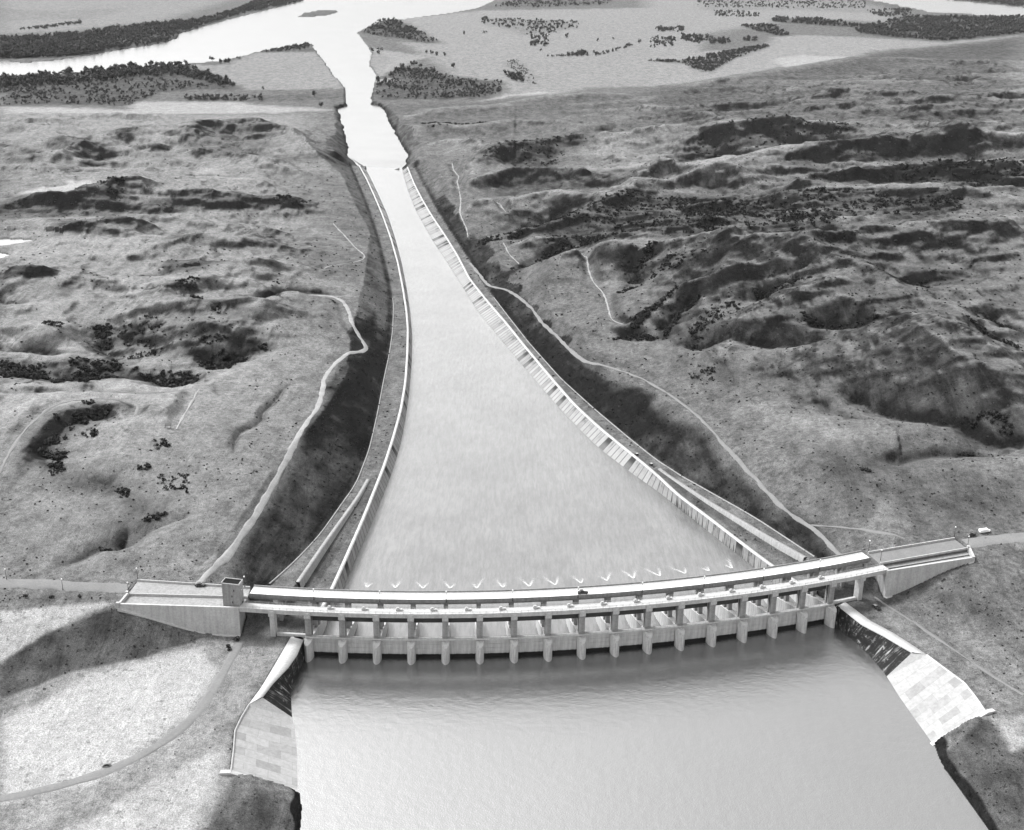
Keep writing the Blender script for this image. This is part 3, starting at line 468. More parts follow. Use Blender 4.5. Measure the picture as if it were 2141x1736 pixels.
LIGHT = [
 ('P', .30, 50, [(0, 240), (640, 240), (700, 400), (720, 620), (640, 860), (420, 1190), (0, 1200)]),
 ('P', .9, 4, [(0, 1500), (200, 1405), (430, 1352), (470, 1400), (400, 1500), (200, 1640), (0, 1680)]), ('P', .8, 1.5, [(0, 1272), (240, 1264), (100, 1322), (0, 1390)]), ('P', .8, 6, [(60, 1780), (350, 1605), (478, 1545), (478, 1612), (400, 1780)]), ('P', .4, 14, [(0, 1400), (500, 1330), (640, 1330), (480, 1550), (480, 1620), (0, 1800)]),
 ('G', .5, 10, [(0, 60), (500, 30), (900, 0), (1250, 0), (1270, 60), (1150, 200), (1050, 310), (800, 320), (650, 270), (880, 230), (880, 170), (760, 140), (500, 150), (330, 180), (200, 260), (60, 480), (0, 560)]), ('G', .15, 40, [(0, 600), (500, 560), (1000, 900), (700, 1150), (0, 1200)]),
 ('D', .75, 8, [(90, 160), (350, 75), (480, 80), (650, 110), (600, 125), (400, 165)]), ('D', .5, 10, [(1100, 10), (1230, 10), (1460, 70), (1460, 100), (1200, 60)]), ('D', .4, 20, [(0, 340), (250, 350), (310, 400), (900, 420), (880, 530), (700, 560), (0, 560)]), ('D', .7, 6, [(900, 410), (980, 390), (1230, 390), (1000, 420)]), ('D', .4, 20, [(330, 640), (900, 640), (1550, 660), (1500, 720), (800, 780), (500, 850), (400, 960), (0, 1000), (0, 800), (250, 740)]), ('D', .55, 12, [(0, 960), (400, 970), (520, 1000), (700, 1060), (420, 1065), (0, 1080)]), ('D', .5, 10, [(0, 1200), (300, 1240), (700, 1180), (880, 1170), (970, 1230), (1150, 1170), (1400, 1070), (1500, 1090), (1100, 1260), (0, 1390)]),
 ('D', .2, 30, [(0, 0), (1400, 0), (1700, 200), (1300, 160), (700, 60), (0, 120)]),
 ('A', .55, 20, [(0, 605), (350, 605), (700, 622), (780, 572), (1300, 577), (1600, 602), (1900, 622), (1500, 640), (800, 650), (0, 650)]), ('A', .3, 8, [(1060, 362), (1240, 372), (1440, 300), (1780, 292), (1950, 500), (1400, 510), (1330, 470)]), ('A', .25, 60, [(0, 0), (1300, 0), (900, 120), (300, 180), (0, 190)]), ('A', .3, 30, [(1000, 830), (1200, 760), (1010, 750), (760, 790), (700, 860), (950, 900)]), ('A', .3, 30, [(0, 780), (150, 800), (500, 760), (150, 720), (0, 720)]),
 ('B', .30, 25, [(450, 110), (700, 80), (900, 60), (2141, 40), (2141, 480), (1500, 495), (1300, 540), (1000, 560), (860, 575), (1050, 520), (1020, 460), (750, 430), (600, 330), (450, 240), (680, 250)]), ('B', .35, 12, [(270, 270), (600, 320), (450, 380), (300, 440), (270, 360)]), ('B', .6, 6, [(300, 455), (380, 440), (480, 455), (300, 466)]), ('B', .6, 10, [(870, 575), (1000, 545), (1200, 515), (1330, 525), (1050, 550)]),
 ('C', .32, 25, [(0, 200), (300, 290), (500, 280), (700, 260), (720, 210), (900, 200), (1200, 210), (1700, 240), (2141, 200), (1900, 235), (1300, 290), (1150, 340), (900, 370), (600, 420), (300, 480), (0, 490)]), ('C', .55, 14, [(700, 330), (880, 310), (1150, 320), (1170, 335), (800, 400)]), ('C', .3, 60, [(0, 0), (1200, 0), (1400, 60), (1400, 130), (900, 100), (300, 200), (0, 200)]),
 ('F', .22, 30, [(600, 430), (1000, 385), (1500, 310), (2141, 270), (2141, 600), (1500, 540), (1200, 580), (900, 500)]), ('F', .25, 20, [(150, 380), (560, 440), (700, 480), (300, 560), (0, 600), (0, 420)]), ('E', .18, 20, [(1050, 650), (1600, 610), (1640, 660), (1330, 780), (1300, 860), (1200, 880), (1080, 750)]), ('F', .25, 14, [(0, 1020), (500, 1010), (1000, 1000), (1300, 1000), (1000, 1100), (400, 1120), (100, 1100)]), ('F', .2, 14, [(200, 970), (450, 820), (850, 700), (1100, 720), (800, 880), (500, 980)]),
 ('L', .6, 3, [(1240, 925), (1494, 900), (1494, 1120), (1370, 1160), (1300, 1040)]), ('L', .3, 8, [(400, 100), (700, 330), (1300, 700), (1494, 820), (1494, 880), (1250, 880), (1000, 600), (500, 290)]), ('L', .25, 15, [(860, 300), (1200, 300), (1494, 600), (1494, 700), (1100, 480)]), ('H', .25, 20, [(200, 200), (800, 230), (1200, 420), (800, 500), (400, 300)]), ('H', .22, 12, [(1000, 800), (1200, 880), (1300, 1000), (1100, 990), (980, 900)]),
]
feat = [(A*(1.45 if A > 0 and v in 'BCEF' else 1.6 if A > 0 and v in 'AD' else 1.2), w, march(px(v, p), dz=max(A, 0)*1.1)) for v, A, w, p in RIDGES+GULLIES]
darkp = [(a*(.86 if v in 'BCE' and a > .45 and f > 8 else 1), f*(1.5 if v in 'BCE' and f > 8 else 1), march(px(v, p))) for v, a, f, p in DARK]; lightp = [(a, f, march(px(v, p))) for v, a, f, p in LIGHT]
# water outlines
RIVZ = -66.0
river_px = np.vstack([px('A', [(-60, 338), (130, 358), (300, 345), (500, 315), (640, 290), (800, 265), (940, 240), (1000, 218), (1010, 195), (1150, 150), (1280, 115), (1400, 85), (1560, 45), (1700, 10), (1780, -40), (1900, -110)]),
  px('B', [(1150, -110), (1050, -40), (940, 18), (880, 45), (720, 75), (450, 110), (380, 112), (320, 122), (220, 172), (195, 187), (230, 230), (260, 270), (275, 310), (262, 370), (300, 420), (290, 480), (275, 560), (272, 592), (310, 600), (355, 625), (360, 660), (400, 740), (440, 800), (485, 880), (472, 925), (450, 965), (455, 1000)]),
  px('P', [(760, 370), (752, 352), (741, 338)]), px('A', [(1968, 905), (1965, 880), (1970, 830), (1950, 760), (1930, 680), (1905, 617), (1965, 600), (1950, 500), (1880, 420), (1810, 320), (1780, 285), (1765, 252), (1740, 242), (1600, 268), (1440, 297), (1400, 312), (1300, 332), (1230, 347), (1070, 360), (1000, 367), (700, 387), (400, 412), (100, 432), (-60, 450)])])
river = np.vstack([at(river_px[:, 0], river_px[:, 1], RIVZ)]); river = river[np.r_[True, np.hypot(*np.diff(river[:, :2], axis=0).T) > 1]]
lobe_px = px('C', [(1150, -60), (1280, 2), (1400, 25), (1480, 42), (1600, 66), (1800, 77), (2000, 87), (2141, 94), (2260, 104), (2260, 55), (2141, 44), (1900, 20), (1700, 0), (1550, -20), (1400, -70)])
lobe = at(lobe_px[:, 0], lobe_px[:, 1], RIVZ)
island_px = px('A', [(1665, 100), (1720, 75), (1800, 62), (1900, 58), (1910, 70), (1850, 85), (1750, 100)]); island = at(island_px[:, 0], island_px[:, 1], RIVZ)
ponds = [march(px('D', p)) for p in ([(-60, 388), (100, 393), (190, 401), (100, 412), (-60, 424)], [(-60, 465), (10, 470), (50, 481), (10, 494), (-60, 500)])]
# reservoir edges
KW = px('K', [(735, 430), (700, 510), (650, 600), (640, 700), (650, 860)]); KP = px('K', [(650, 860), (672, 955), (686, 1100), (691, 1250), (692, 1440)])
LW = px('L', [(165, 290), (260, 370), (380, 480), (450, 560), (510, 635)]); LP = px('L', [(510, 635), (600, 780), (720, 950), (785, 1040), (840, 1120)])
kw, kp, lw_, lp = (at(q[:, 0], q[:, 1], 0.0) for q in (KW, KP, LW, LP))
KT = px('K', [(740, 245), (690, 370), (620, 470), (500, 595), (420, 700)]); KO = px('K', [(660, 200), (590, 320), (480, 510), (400, 640), (310, 760)])
KPT = px('K', [(310, 760), (250, 860), (200, 965), (190, 1100), (168, 1285)])
LT = px('L', [(160, 125), (330, 262), (490, 345), (600, 410), (690, 462)]); LO = px('L', [(195, 88), (390, 235), (560, 325), (700, 415), (800, 480)])
LPT = px('L', [(800, 480), (900, 555), (1070, 680), (1150, 780), (1225, 890)])
kt, ko, kpt, lt, lo, lpt = (at(q[:, 0], q[:, 1], BERM+.2) for q in (KT, KO, KPT, LT, LO, LPT))
kbank = at(np.array([628., 632, 630, 626, 560]), np.array([1660., 1690, 1720, 1760, 2300]), 0.0)
lbank = at(np.array([1954., 1962, 1972, 1997, 2067, 2200, 2600]), np.array([1560., 1585, 1603, 1638, 1736, 1920, 2500]), 0.0)
shoreL = np.vstack([kp[-1:], kbank, [(-420, -200, 0), (-900, -900, 0), (-2500, -5000, 0)]]); shoreR = np.vstack([lp[-1:], lbank, [(420, -200, 0), (900, -900, 0), (2500, -5000, 0)]])
reservoir_poly = np.vstack([kw[:1], kw, kp[1:], shoreL[1:], shoreR[::-1][:-1], lp[::-1], lw_[::-1][1:], arc(np.linspace(16.2, -.2, 18), 10)])
approachL = np.vstack([arc(-.35, 2), ko, kpt[1:], kp[::-1], kw[::-1][1:], arc(.1, 1)]); approachR = np.vstack([arc(16.35, 2), lo, lpt[1:], lp[::-1], lw_[::-1][1:], arc(15.9, 1)])
# abutment outlines (w: wing wall face, p: near parapet, f: far parapet)
def A2(p, z): return at(float(p[0]), float(p[1]), z)
AB = {'left': dict(w=(A2((499, 1271), ROADZ+1.1), A2((246, 1263), ROADZ+1.1)), p=(A2((517, 1246), ROADZ+1), A2((266, 1240), ROADZ+1)), f=(A2((523, 1226), ROADZ+1), A2((288, 1211), ROADZ+1))),
      'right': dict(w=(A2((1856, 1194), ROADZ+1.1), A2((2035, 1166), ROADZ+1.1)), p=(A2((1841, 1177), ROADZ+1), A2((2025, 1145), ROADZ+1)), f=(A2((1816, 1154), ROADZ+1), A2((1997, 1124), ROADZ+1)))}
abut_poly = [np.array([v['w'][0], v['w'][1], v['p'][1], v['f'][1], v['f'][0]]) for v in AB.values()]

# roads (centre lines on the survey)
ROADS_PX = {
 'L1': np.vstack([px('P', [(400, 1236), (427, 1208)]), px('G', [(1390, 1130), (1480, 1010), (1560, 880), (1650, 740), (1740, 590), (1830, 430), (1920, 280), (2000, 170), (2020, 80)]), px('D', [(1820, 1250), (1830, 1170), (1890, 1090), (1960, 1030), (2050, 997), (2075, 965), (2030, 920), (1985, 860), (1970, 790), (1940, 740), (1890, 710), (1750, 703)])]),
 'R1': np.vstack([px('E', [(330, 640), (450, 780), (560, 830), (640, 890), (720, 960), (780, 1040), (870, 1120), (960, 1220), (1060, 1310), (1200, 1350)]), px('P', [(1340, 790), (1400, 825), (1460, 870)]), px('H', [(0, 430), (100, 500), (250, 620), (400, 740), (540, 850), (650, 910), (760, 1000), (860, 1100), (960, 1190), (1010, 1235)])]),
 'R2': px('H', [(650, 905), (850, 955), (1050, 1020), (1300, 1130)]),
 'T1': px('E', [(1030, 660), (1070, 750), (1090, 810), (1160, 880), (1185, 930), (1200, 1000), (1215, 1080), (1290, 1110)]), 'T2': px('E', [(220, 90), (230, 140), (265, 180), (250, 210), (275, 300), (270, 400), (310, 480), (320, 530)]),
 'T3': px('D', [(1880, 300), (1940, 360), (2000, 430), (2060, 480), (2050, 505), (1960, 525), (1860, 540), (1830, 560)]), 'T4': px('P', [(0, 1672), (150, 1640), (260, 1600), (360, 1545), (430, 1470), (470, 1400), (500, 1345)]),
 'T9': px('G', [(0, 600), (60, 480), (150, 345), (330, 180), (480, 150), (620, 140), (760, 138), (840, 155), (880, 195), (850, 245)]), 'T10': px('G', [(0, 112), (300, 100), (600, 76), (900, 86), (1150, 70)]), 'T5': px('G', [(1250, 70), (1200, 160), (1150, 250), (1110, 320)]), 'T6': px('L', [(420, 70), (640, 210), (860, 350), (1150, 560), (1494, 770)]), 'T7': px('E', [(500, 350), (560, 410)]), 'T8': px('E', [(540, 585), (580, 650), (640, 690)])}
ROADS = {k: smooth(resample(march(v), 6)[0], 3) for k, v in ROADS_PX.items()}
RW = {'L1': 2.5, 'R1': 1.7, 'R2': .9, 'T1': 1.0, 'T2': 1.0, 'T3': 1.0, 'T4': 3.4, 'T5': 1.0, 'T6': 1.0, 'T7': .8, 'T8': .8, 'T9': 1.3, 'T10': 1.2}

def land(x, y):
    """height and ground cover at the points x, y"""
    h, front = base(x, y); back = ~front
    dl = np.zeros(x.shape); ll = np.zeros(x.shape)
    nr = np.clip((np.hypot(x, y)-330)/900, .10, 1.2); wx = x+nr*(9*vnoise(x/38, y/38, 5)+4*vnoise(x/13, y/13, 6)); wy = y+nr*(9*vnoise(x/38, y/38, 7)+4*vnoise(x/13, y/13, 8))
    hill = back*sstep(h, -60, -46)*sstep(np.hypot(x, y-500), 190, 420)
    d0 = np.minimum(pdist(x, y, lcop, 160)[0], pdist(x, y, rcop, 160)[0]); hill = hill*sstep(d0, 30, 150)
    wild = np.maximum(sstep(x+.02*y, 60, 220)*(.40+.60*sstep(y, 880, 1250)), .62*(x < 0)*sstep(y, 780, 1150))                              # the broken ground right of the chute
    rn = fbm(x+.5*wx, y+.5*wy, 210, 5, 31, True); el = fbm(.28*wx+.10*wy, wy-.14*wx, 95, 5, 131, True); st = fbm(wx-.2*wy, .38*wy, 30, 4, 151, True)
    h = h+hill*(4+3*wild)*rn+hill*(2.0+6.5*wild)*el+hill*2.2*fbm(wx, wy, 60, 4, 41, True)+hill*(1.3+1.6*wild)*fbm(.36*wx+.12*wy, wy-.14*wx, 38, 3, 171, True)+hill*1.5*st+hill*.35*1.6*fbm(x, y, 12, 2, 161, True)
    rn2 = fbm(wx, wy, 75, 4, 61, True); dl += hill*(.22*sstep(-rn, .0, .6)+.20*sstep(-rn2, .05, .6)+.34*wild*wild*sstep(-el, -.05, .5)+.22*sstep(-st, .0, .55)); ll += hill*(.12*sstep(rn, .15, .6)+.08*sstep(rn2, .2, .6)+.30*wild*sstep(el, .25, .65))
    h = h+back*.5*fbm(x, y, 26, 3, 51)+front*.35*fbm(x, y, 30, 3, 52)
    for A, w, P in feat:
        m = 2.6*w; d, s, sd = pdist(wx, wy, P, m); k = d < m
        e = (.4*np.exp(-(d[k]/w)**2)+.6*np.exp(-d[k]/(.62*w)))*np.clip(np.minimum(s[k]+.35, len(P)-1-s[k]+.35)/.9, .25, 1)
        if A > 0:
            ll[k] = np.maximum(ll[k], .30*np.exp(-(d[k]/(w*.30))**2))
        else: dl[k] = np.maximum(dl[k], min(.5, .22-A*.05)*np.exp(-(d[k]/(w*.55))**2))
        h[k] += A*e
    for a, f, P in darkp:
        sd = psigned(wx, wy, P, 4*f); k = sd > -2*f
        dl[k] = np.maximum(dl[k], a*sstep(sd[k], -1.2*f, 1.2*f))
    for a, f, P in lightp:
        sd = psigned(wx, wy, P, 4*f); k = sd > -2*f
        ll[k] = np.maximum(ll[k], a*sstep(sd[k], -1.2*f, 1.2*f))
    # flood plain and river
    rs = np.maximum(psigned(x+.22*(wx-x), y+.22*(wy-y), river, 60), psigned(wx, wy, lobe, 60)); isl = psigned(wx, wy, island, 60)
    rs = np.where(isl > -3, np.minimum(rs, -isl), rs)
    h = np.where(back & (rs < 0), np.maximum(h, RIVZ+.7), h)
    k = rs > -40; h[k] = np.where(rs[k] > 0, RIVZ-4, np.minimum(h[k], RIVZ+.6-.75*rs[k])); dl[k] = np.maximum(dl[k], .4*sstep(rs[k], -9, -3)*(rs[k] < 0)*(y[k] < 2700))
    for P in ponds:
        sd = psigned(x, y, P, 40); k = sd > -30; h[k] = np.where(sd[k] > 0, P[:, 2].mean()-1.5, np.minimum(h[k], P[:, 2].mean()+.4-.12*sd[k])); h[k] = np.where(sd[k] > 0, h[k], np.maximum(h[k], P[:, 2].mean()+.1))
    # roads cut level
    for k_, P in ROADS.items():
        w = RW[k_]; d, s, sd = pdist(x, y, P, 25); k = d < 14
        z = lerp_line(P, s[k])[:, 2]; b = 1-sstep(d[k], w, w+9); h[k] = h[k]*(1-.5*b)+z*.5*b if k_[0] == 'T' else h[k]*(1-b)+z*b
    # the chute cutting
    both = np.vstack([lcop, rcop[::-1]]); inside = inpoly(x, y, both) & back
    for cop, DR, DC, cutend in ((lcop, lDR, lDC, 1000), (rcop, rDR, rDC, 1650)):
        d, s, sd = pdist(x, y, cop, 240); k = (d < 230) & back & ~inside & (y > 505) & (y < cop[-1, 1]+4)
        i = np.clip(np.round(s[k]).astype(int), 0, len(cop)-1); zcp = lerp_line(cop, s[k])[:, 2]
        dr = np.interp(s[k], np.arange(len(DR)), DR)*(DR[i] > 0)-(DR[i] <= 0); dc = np.interp(s[k], np.arange(len(DC)), DC); dd = d[k]; yy = y[k]
        hi = np.interp(yy, [520, 690], [BERM, zcop(690.)-.3])
        top = np.where(dr > 0, np.maximum(hi, zcp-.4), zcp-.4)
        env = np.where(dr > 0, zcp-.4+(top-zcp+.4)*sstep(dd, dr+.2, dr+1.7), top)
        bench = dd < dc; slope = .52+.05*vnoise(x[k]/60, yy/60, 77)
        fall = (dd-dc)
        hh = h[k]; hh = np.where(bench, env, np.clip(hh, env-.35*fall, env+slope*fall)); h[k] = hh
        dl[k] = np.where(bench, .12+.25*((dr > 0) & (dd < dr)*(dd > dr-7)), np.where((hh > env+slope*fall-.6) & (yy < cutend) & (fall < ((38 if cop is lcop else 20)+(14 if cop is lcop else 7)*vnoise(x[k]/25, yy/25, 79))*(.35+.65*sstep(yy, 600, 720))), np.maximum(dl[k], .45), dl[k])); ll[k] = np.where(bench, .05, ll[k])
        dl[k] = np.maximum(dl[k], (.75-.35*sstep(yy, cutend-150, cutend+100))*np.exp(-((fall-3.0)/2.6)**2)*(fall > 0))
    k = inside; ds = np.minimum(pdist(x[k], y[k], lcop, 400)[0], pdist(x[k], y[k], rcop, 400)[0]); h[k] = np.where(ds < .8, zcop(y[k])-.6, zc(y[k])-4.0)
    k = front & (y > 440) & (x > arc(-.1, 0)[0]) & (x < arc(16.1, 0)[0]); h[k] = -5
    bbn = (np.degrees(np.arctan2(x-AC[0], AC[1]-y))-TB)/TA; dnn = AR-np.hypot(x-AC[0], y-AC[1]); h[(bbn > -.04) & (bbn < 16.04) & (dnn > -6) & (dnn < 34) & (np.hypot(x, y) < 900) & (y > 0)] = -9
    # side-span passages and under the bridge
    for b0, b1, sgn in ((-2.0, -.05, 1), (16.05, 18.0, -1)):
        Q = np.vstack([arc(np.linspace(b0, b1, 6), -4), arc(np.linspace(b1, b0, 6), 30)]); k = inpoly(x, y, Q)
        bb = (np.degrees(np.arctan2(x[k]-AC[0], AC[1]-y[k]))-TB)/TA; e = (bb-b0 if sgn > 0 else b1-bb)*15.4
        dn = AR-np.hypot(x[k]-AC[0], y[k]-AC[1]); h[k] = np.where(e < 1.0+.35*np.clip(dn, 0, 40), BERM+np.clip((1.0+.35*np.clip(dn, 0, 40)-e)*.9, 0, 12)*sstep(dn, 2, 10), BERM)
        dl[k] = .35
    # reservoir
    ins = inpoly(x, y, reservoir_poly); h[ins] = -6
    for S in (shoreL, shoreR):
        d, s, sd = pdist(wx*.35+x*.65, wy*.35+y*.65, S, 80); k = (d < 70) & ~ins & (y < 470)
        h[k] = np.minimum(h[k], .2+np.where(d[k] < 3.0, d[k]*.85, 2.55+(d[k]-3.0)*.42)); dl[k] = np.maximum(dl[k], 1.1*(1-sstep(d[k]+1.2*vnoise(x[k]/9, y[k]/9, 9), 2.2, 4.2)))
    for Q in (approachL, approachR): h[inpoly(x, y, Q)] = -5
    for Q in abut_poly: h[inpoly(x, y, Q)] = 6
    back_of_cam = (y < 0) & ~ins; h[back_of_cam] = np.clip(h[back_of_cam], 3, 25)
    return h, np.clip(dl, 0, 1.2), np.clip(ll, 0, 1)

# ------------------------------------------------------------------ the ground: one sheet to the horizon, finest where the camera looks
az = np.r_[np.linspace(-180, -60, 25)[:-1], np.linspace(-60, -29, 63)[:-1], np.linspace(-29, 29, 940), np.linspace(29, 60, 63)[1:], np.linspace(60, 180, 25)[1:-1]]
yy_ = np.linspace(1960, -85, 900); dep = PITCH+np.arctan((yy_-868)/FPX); rad = (CAM_H-np.interp(yy_, [200, 1200], [-60, 10]))/np.tan(dep)
rad = np.r_[np.linspace(4, rad[0], 24)[:-1], rad, np.geomspace(min(rad[-1], 11000), 12000, 4)[1:]]
NA, NR = len(az), len(rad); gx = np.sin(np.radians(az))[None, :]*rad[:, None]; gy = np.cos(np.radians(az))[None, :]*rad[:, None]
H, DL, LL = land(gx.ravel(), gy.ravel()); H = H.reshape(NR, NA)
# steep ground shows dark shale; shade is painted on slopes facing the camera
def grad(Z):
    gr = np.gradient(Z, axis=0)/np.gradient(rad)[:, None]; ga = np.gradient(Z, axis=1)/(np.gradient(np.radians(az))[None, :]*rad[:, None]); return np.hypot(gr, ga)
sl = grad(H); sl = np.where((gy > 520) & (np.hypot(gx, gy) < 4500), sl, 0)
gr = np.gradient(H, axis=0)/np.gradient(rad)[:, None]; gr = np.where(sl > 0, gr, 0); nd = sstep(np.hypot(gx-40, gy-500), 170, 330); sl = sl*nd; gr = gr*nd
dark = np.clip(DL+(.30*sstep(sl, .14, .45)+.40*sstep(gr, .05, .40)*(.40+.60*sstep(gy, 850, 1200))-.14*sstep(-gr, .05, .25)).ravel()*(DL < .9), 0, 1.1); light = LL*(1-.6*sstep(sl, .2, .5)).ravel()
idx = np.arange(NR*NA).reshape(NR, NA); nxt = np.roll(idx, -1, axis=1)
F = np.stack([idx[:-1], nxt[:-1], nxt[1:], idx[1:]], -1).reshape(-1, 4)
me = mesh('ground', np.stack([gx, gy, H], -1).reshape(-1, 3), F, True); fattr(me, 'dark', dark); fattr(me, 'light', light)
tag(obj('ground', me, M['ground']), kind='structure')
def hgt(x, y):                                                  # height of the built sheet
    x = np.atleast_1d(np.asarray(x, float)); y = np.atleast_1d(np.asarray(y, float)); a = np.degrees(np.arctan2(x, y)); r = np.hypot(x, y)
    i = np.clip(np.searchsorted(rad, r)-1, 0, NR-2); j = np.clip(np.searchsorted(az, a)-1, 0, NA-2)
    u = np.clip((r-rad[i])/(rad[i+1]-rad[i]), 0, 1); v = np.clip((a-az[j])/(az[j+1]-az[j]), 0, 1)
    return (H[i, j]*(1-u)+H[i+1, j]*u)*(1-v)+(H[i, j+1]*(1-u)+H[i+1, j+1]*u)*v
def spot(pts):                                                  # where a sight line meets the built ground
    p = np.asarray(pts, float); r = ray(p[:, 0], p[:, 1]); r = r/np.hypot(r[:, 0], r[:, 1])[:, None]
    T = np.geomspace(250, 8000, 1400); X = r[:, None, 0]*T; Y = r[:, None, 1]*T; Z = CAM_H+r[:, None, 2]*T
    below = Z < hgt(X.ravel(), Y.ravel()).reshape(X.shape); k = np.where(below.any(1), below.argmax(1), len(T)-1); i = np.arange(len(p))
    x = X[i, k]; y = Y[i, k]; return np.stack([x, y, hgt(x, y)], -1)

# ------------------------------------------------------------------ water
def sheet(name, poly, z, mat):
    P = np.asarray(poly, float)[:, :2]; me = mesh(name, np.c_[P, np.zeros(len(P))+z], [tuple(range(len(P)))])
    import bmesh
    b = bmesh.new(); b.from_mesh(me); bmesh.ops.triangulate(b, faces=b.faces[:], ngon_method='EAR_CLIP')
    for f in b.faces:
        f.normal_update()
        if f.normal.z < 0: f.normal_flip()
    b.to_mesh(me); b.free(); return tag(obj(name, me, mat), kind='structure')
front_arc = arc(np.linspace(-.3, 16.3, 36), 8.5)
sheet('reservoir_water', np.vstack([[(-9000, -9000, 0), (9000, -9000, 0), (9000, 300, 0), (420, 440, 0)], [arc(16.4, -2)], front_arc[::-1], [arc(-.4, -2)], [(-300, 440, 0), (-9000, 300, 0)]]), 0.0, M['reservoir'])
rv = river.copy(); c_ = rv[:, :2].mean(0)
sheet('river_water', [(-12000, 1960), (-40-250, 1960), (-60, 1960), (0, 1960), (14000, 2000), (14000, 30000), (-14000, 30000)], RIVZ, M['river'])
for P in ponds: sheet('pond_water', [(P[:, 0].mean()+(p[0]-P[:, 0].mean())*1.15, P[:, 1].mean()+(p[1]-P[:, 1].mean())*1.15) for p in P], P[:, 2].mean(), M['river'])
ra = resample(lwat, 4)[0]; rb = resample(rwat, 4)[0]; n = 360
ra = np.stack([np.interp(np.linspace(0, 1, n), np.linspace(0, 1, len(ra)), ra[:, k]) for k in range(3)], -1); rb = np.stack([np.interp(np.linspace(0, 1, n), np.linspace(0, 1, len(rb)), rb[:, k]) for k in range(3)], -1)
nc = 90; tt = np.linspace(-.012, 1.012, nc); V = []
up = arc(np.interp(tt, [0, 1], [0, 16]), 8.6)
V.append(np.c_[up[:, :2], np.zeros(nc)-.6])
for i in range(n):
    q = ra[i][None]*(1-tt)[:, None]+rb[i][None]*tt[:, None]; q[:, 2] = zc(q[:, 1]); V.append(q)
V = np.vstack(V); wv = sstep(V[:, 1], 500, 540)*(1-.7*sstep(V[:, 1], 560, 1400))
V[:, 2] += wv*(.04*np.sin(V[:, 0]*.45+V[:, 1]*.34+2*vnoise(V[:, 0]/30, V[:, 1]/30, 3))+.04*np.sin(V[:, 0]*-.45+V[:, 1]*.34+2*vnoise(V[:, 0]/30, V[:, 1]/30, 4))+.05*fbm(V[:, 0], V[:, 1], 5, 3, 91))
ix = np.arange((n+1)*nc).reshape(n+1, nc); Fq = np.stack([ix[:-1, :-1], ix[:-1, 1:], ix[1:, 1:], ix[1:, :-1]], -1).reshape(-1, 4)
tag(obj('chute_water', mesh('chute_water', V, Fq, True), M['chute']), kind='structure')
# outfall: the last run of water from the lip of the chute down to the river
lip = np.stack([ra[-1], rb[-1]]); far_l, far_r = at(733., 330., RIVZ), at(856., 338., RIVZ)
mb = MB(); g = [(lip[0]*(1-u)+far_l*u, lip[1]*(1-u)+far_r*u) for u in np.linspace(0, 1, 6)]
mb.sweep([[tuple(a), tuple(b)] for a, b in g], close=False); mb.f = [tuple(reversed(f)) for f in mb.f]
tag(mb.build('outfall_water', M['river']), kind='structure')

# ------------------------------------------------------------------ chute walls, retaining walls, kerbs
def offset_pts(P, d):
    P = np.asarray(P, float); t = np.gradient(P[:, :2], axis=0); t /= np.hypot(t[:, 0], t[:, 1])[:, None]
    return np.c_[P[:, 0]-t[:, 1]*d, P[:, 1]+t[:, 0]*d, P[:, 2]]
def ribbon(name, rows, mat, parent, up=None):
    rows = [np.asarray(r, float) for r in rows]; n = len(rows[0]); V = np.vstack(rows); ix = np.arange(len(V)).reshape(len(rows), n)
    Fq = np.stack([ix[:-1, :-1], ix[:-1, 1:], ix[1:, 1:], ix[1:, :-1]], -1).reshape(-1, 4); me = mesh(name, V, Fq)
    s = np.r_[0, np.cumsum(np.hypot(*np.diff(rows[0][:, :2], axis=0).T))]; fattr(me, 'along', np.tile(s, len(rows)))
    lv = np.r_[0, np.cumsum([np.linalg.norm(b-a, axis=1).mean() for a, b in zip(rows[:-1], rows[1:])])]; fattr(me, 'up', np.repeat(lv, n))
    return obj(name, me, mat, parent)
def same(P, n): return np.stack([np.interp(np.linspace(0, 1, n), np.linspace(0, 1, len(P)), P[:, k]) for k in range(3)], -1)
for side, cop, wat, sg in (('left', lcop, lwat, 1), ('right', rcop, rwat, -1)):
    t = empty('chute_wall', tuple(cop[0])); tag(t, 'long concrete %s' % ('left side wall of the chute with blackened panels' if side == 'left' else 'right side wall of the chute with drip stains'), 'wall', 'side walls of the spillway chute')
    def rel(P): return P-np.array(t.location)
    n = 420; c = same(resample(cop, 3)[0], n); w = same(resample(wat, 3)[0], n)
    # match water edge to coping by nearest ordinate along the wall
    d_in = offset_pts(c, -sg*.8); d_out = offset_pts(c, sg*.9)
    # inner face foot: nearest water-edge point
    wr = resample(wat, 1.5)[0]; foot = np.array([wr[np.argmin(((wr[:, :2]-q[:2])**2).sum(1))] for q in d_in]); foot = smooth(foot, 8); foot[:, 2] = zc(foot[:, 1])-1.6
    lipz = np.array([0, 0, .55])
    ring = [d_out-[0, 0, 3.5], d_out, d_out+lipz, d_in+lipz, d_in-[0, 0, .15]]
    order = ring if sg > 0 else ring
    o1 = ribbon('coping', [rel(r) for r in order], M['conc'], t)
    mid = d_in*.55+foot*.45
    o2 = ribbon('wall_face', [rel(d_in-[0, 0, .15]), rel(mid), rel(foot)], M['face'], t)
    for o in (o1, o2):
        if sg < 0: o.data.flip_normals()
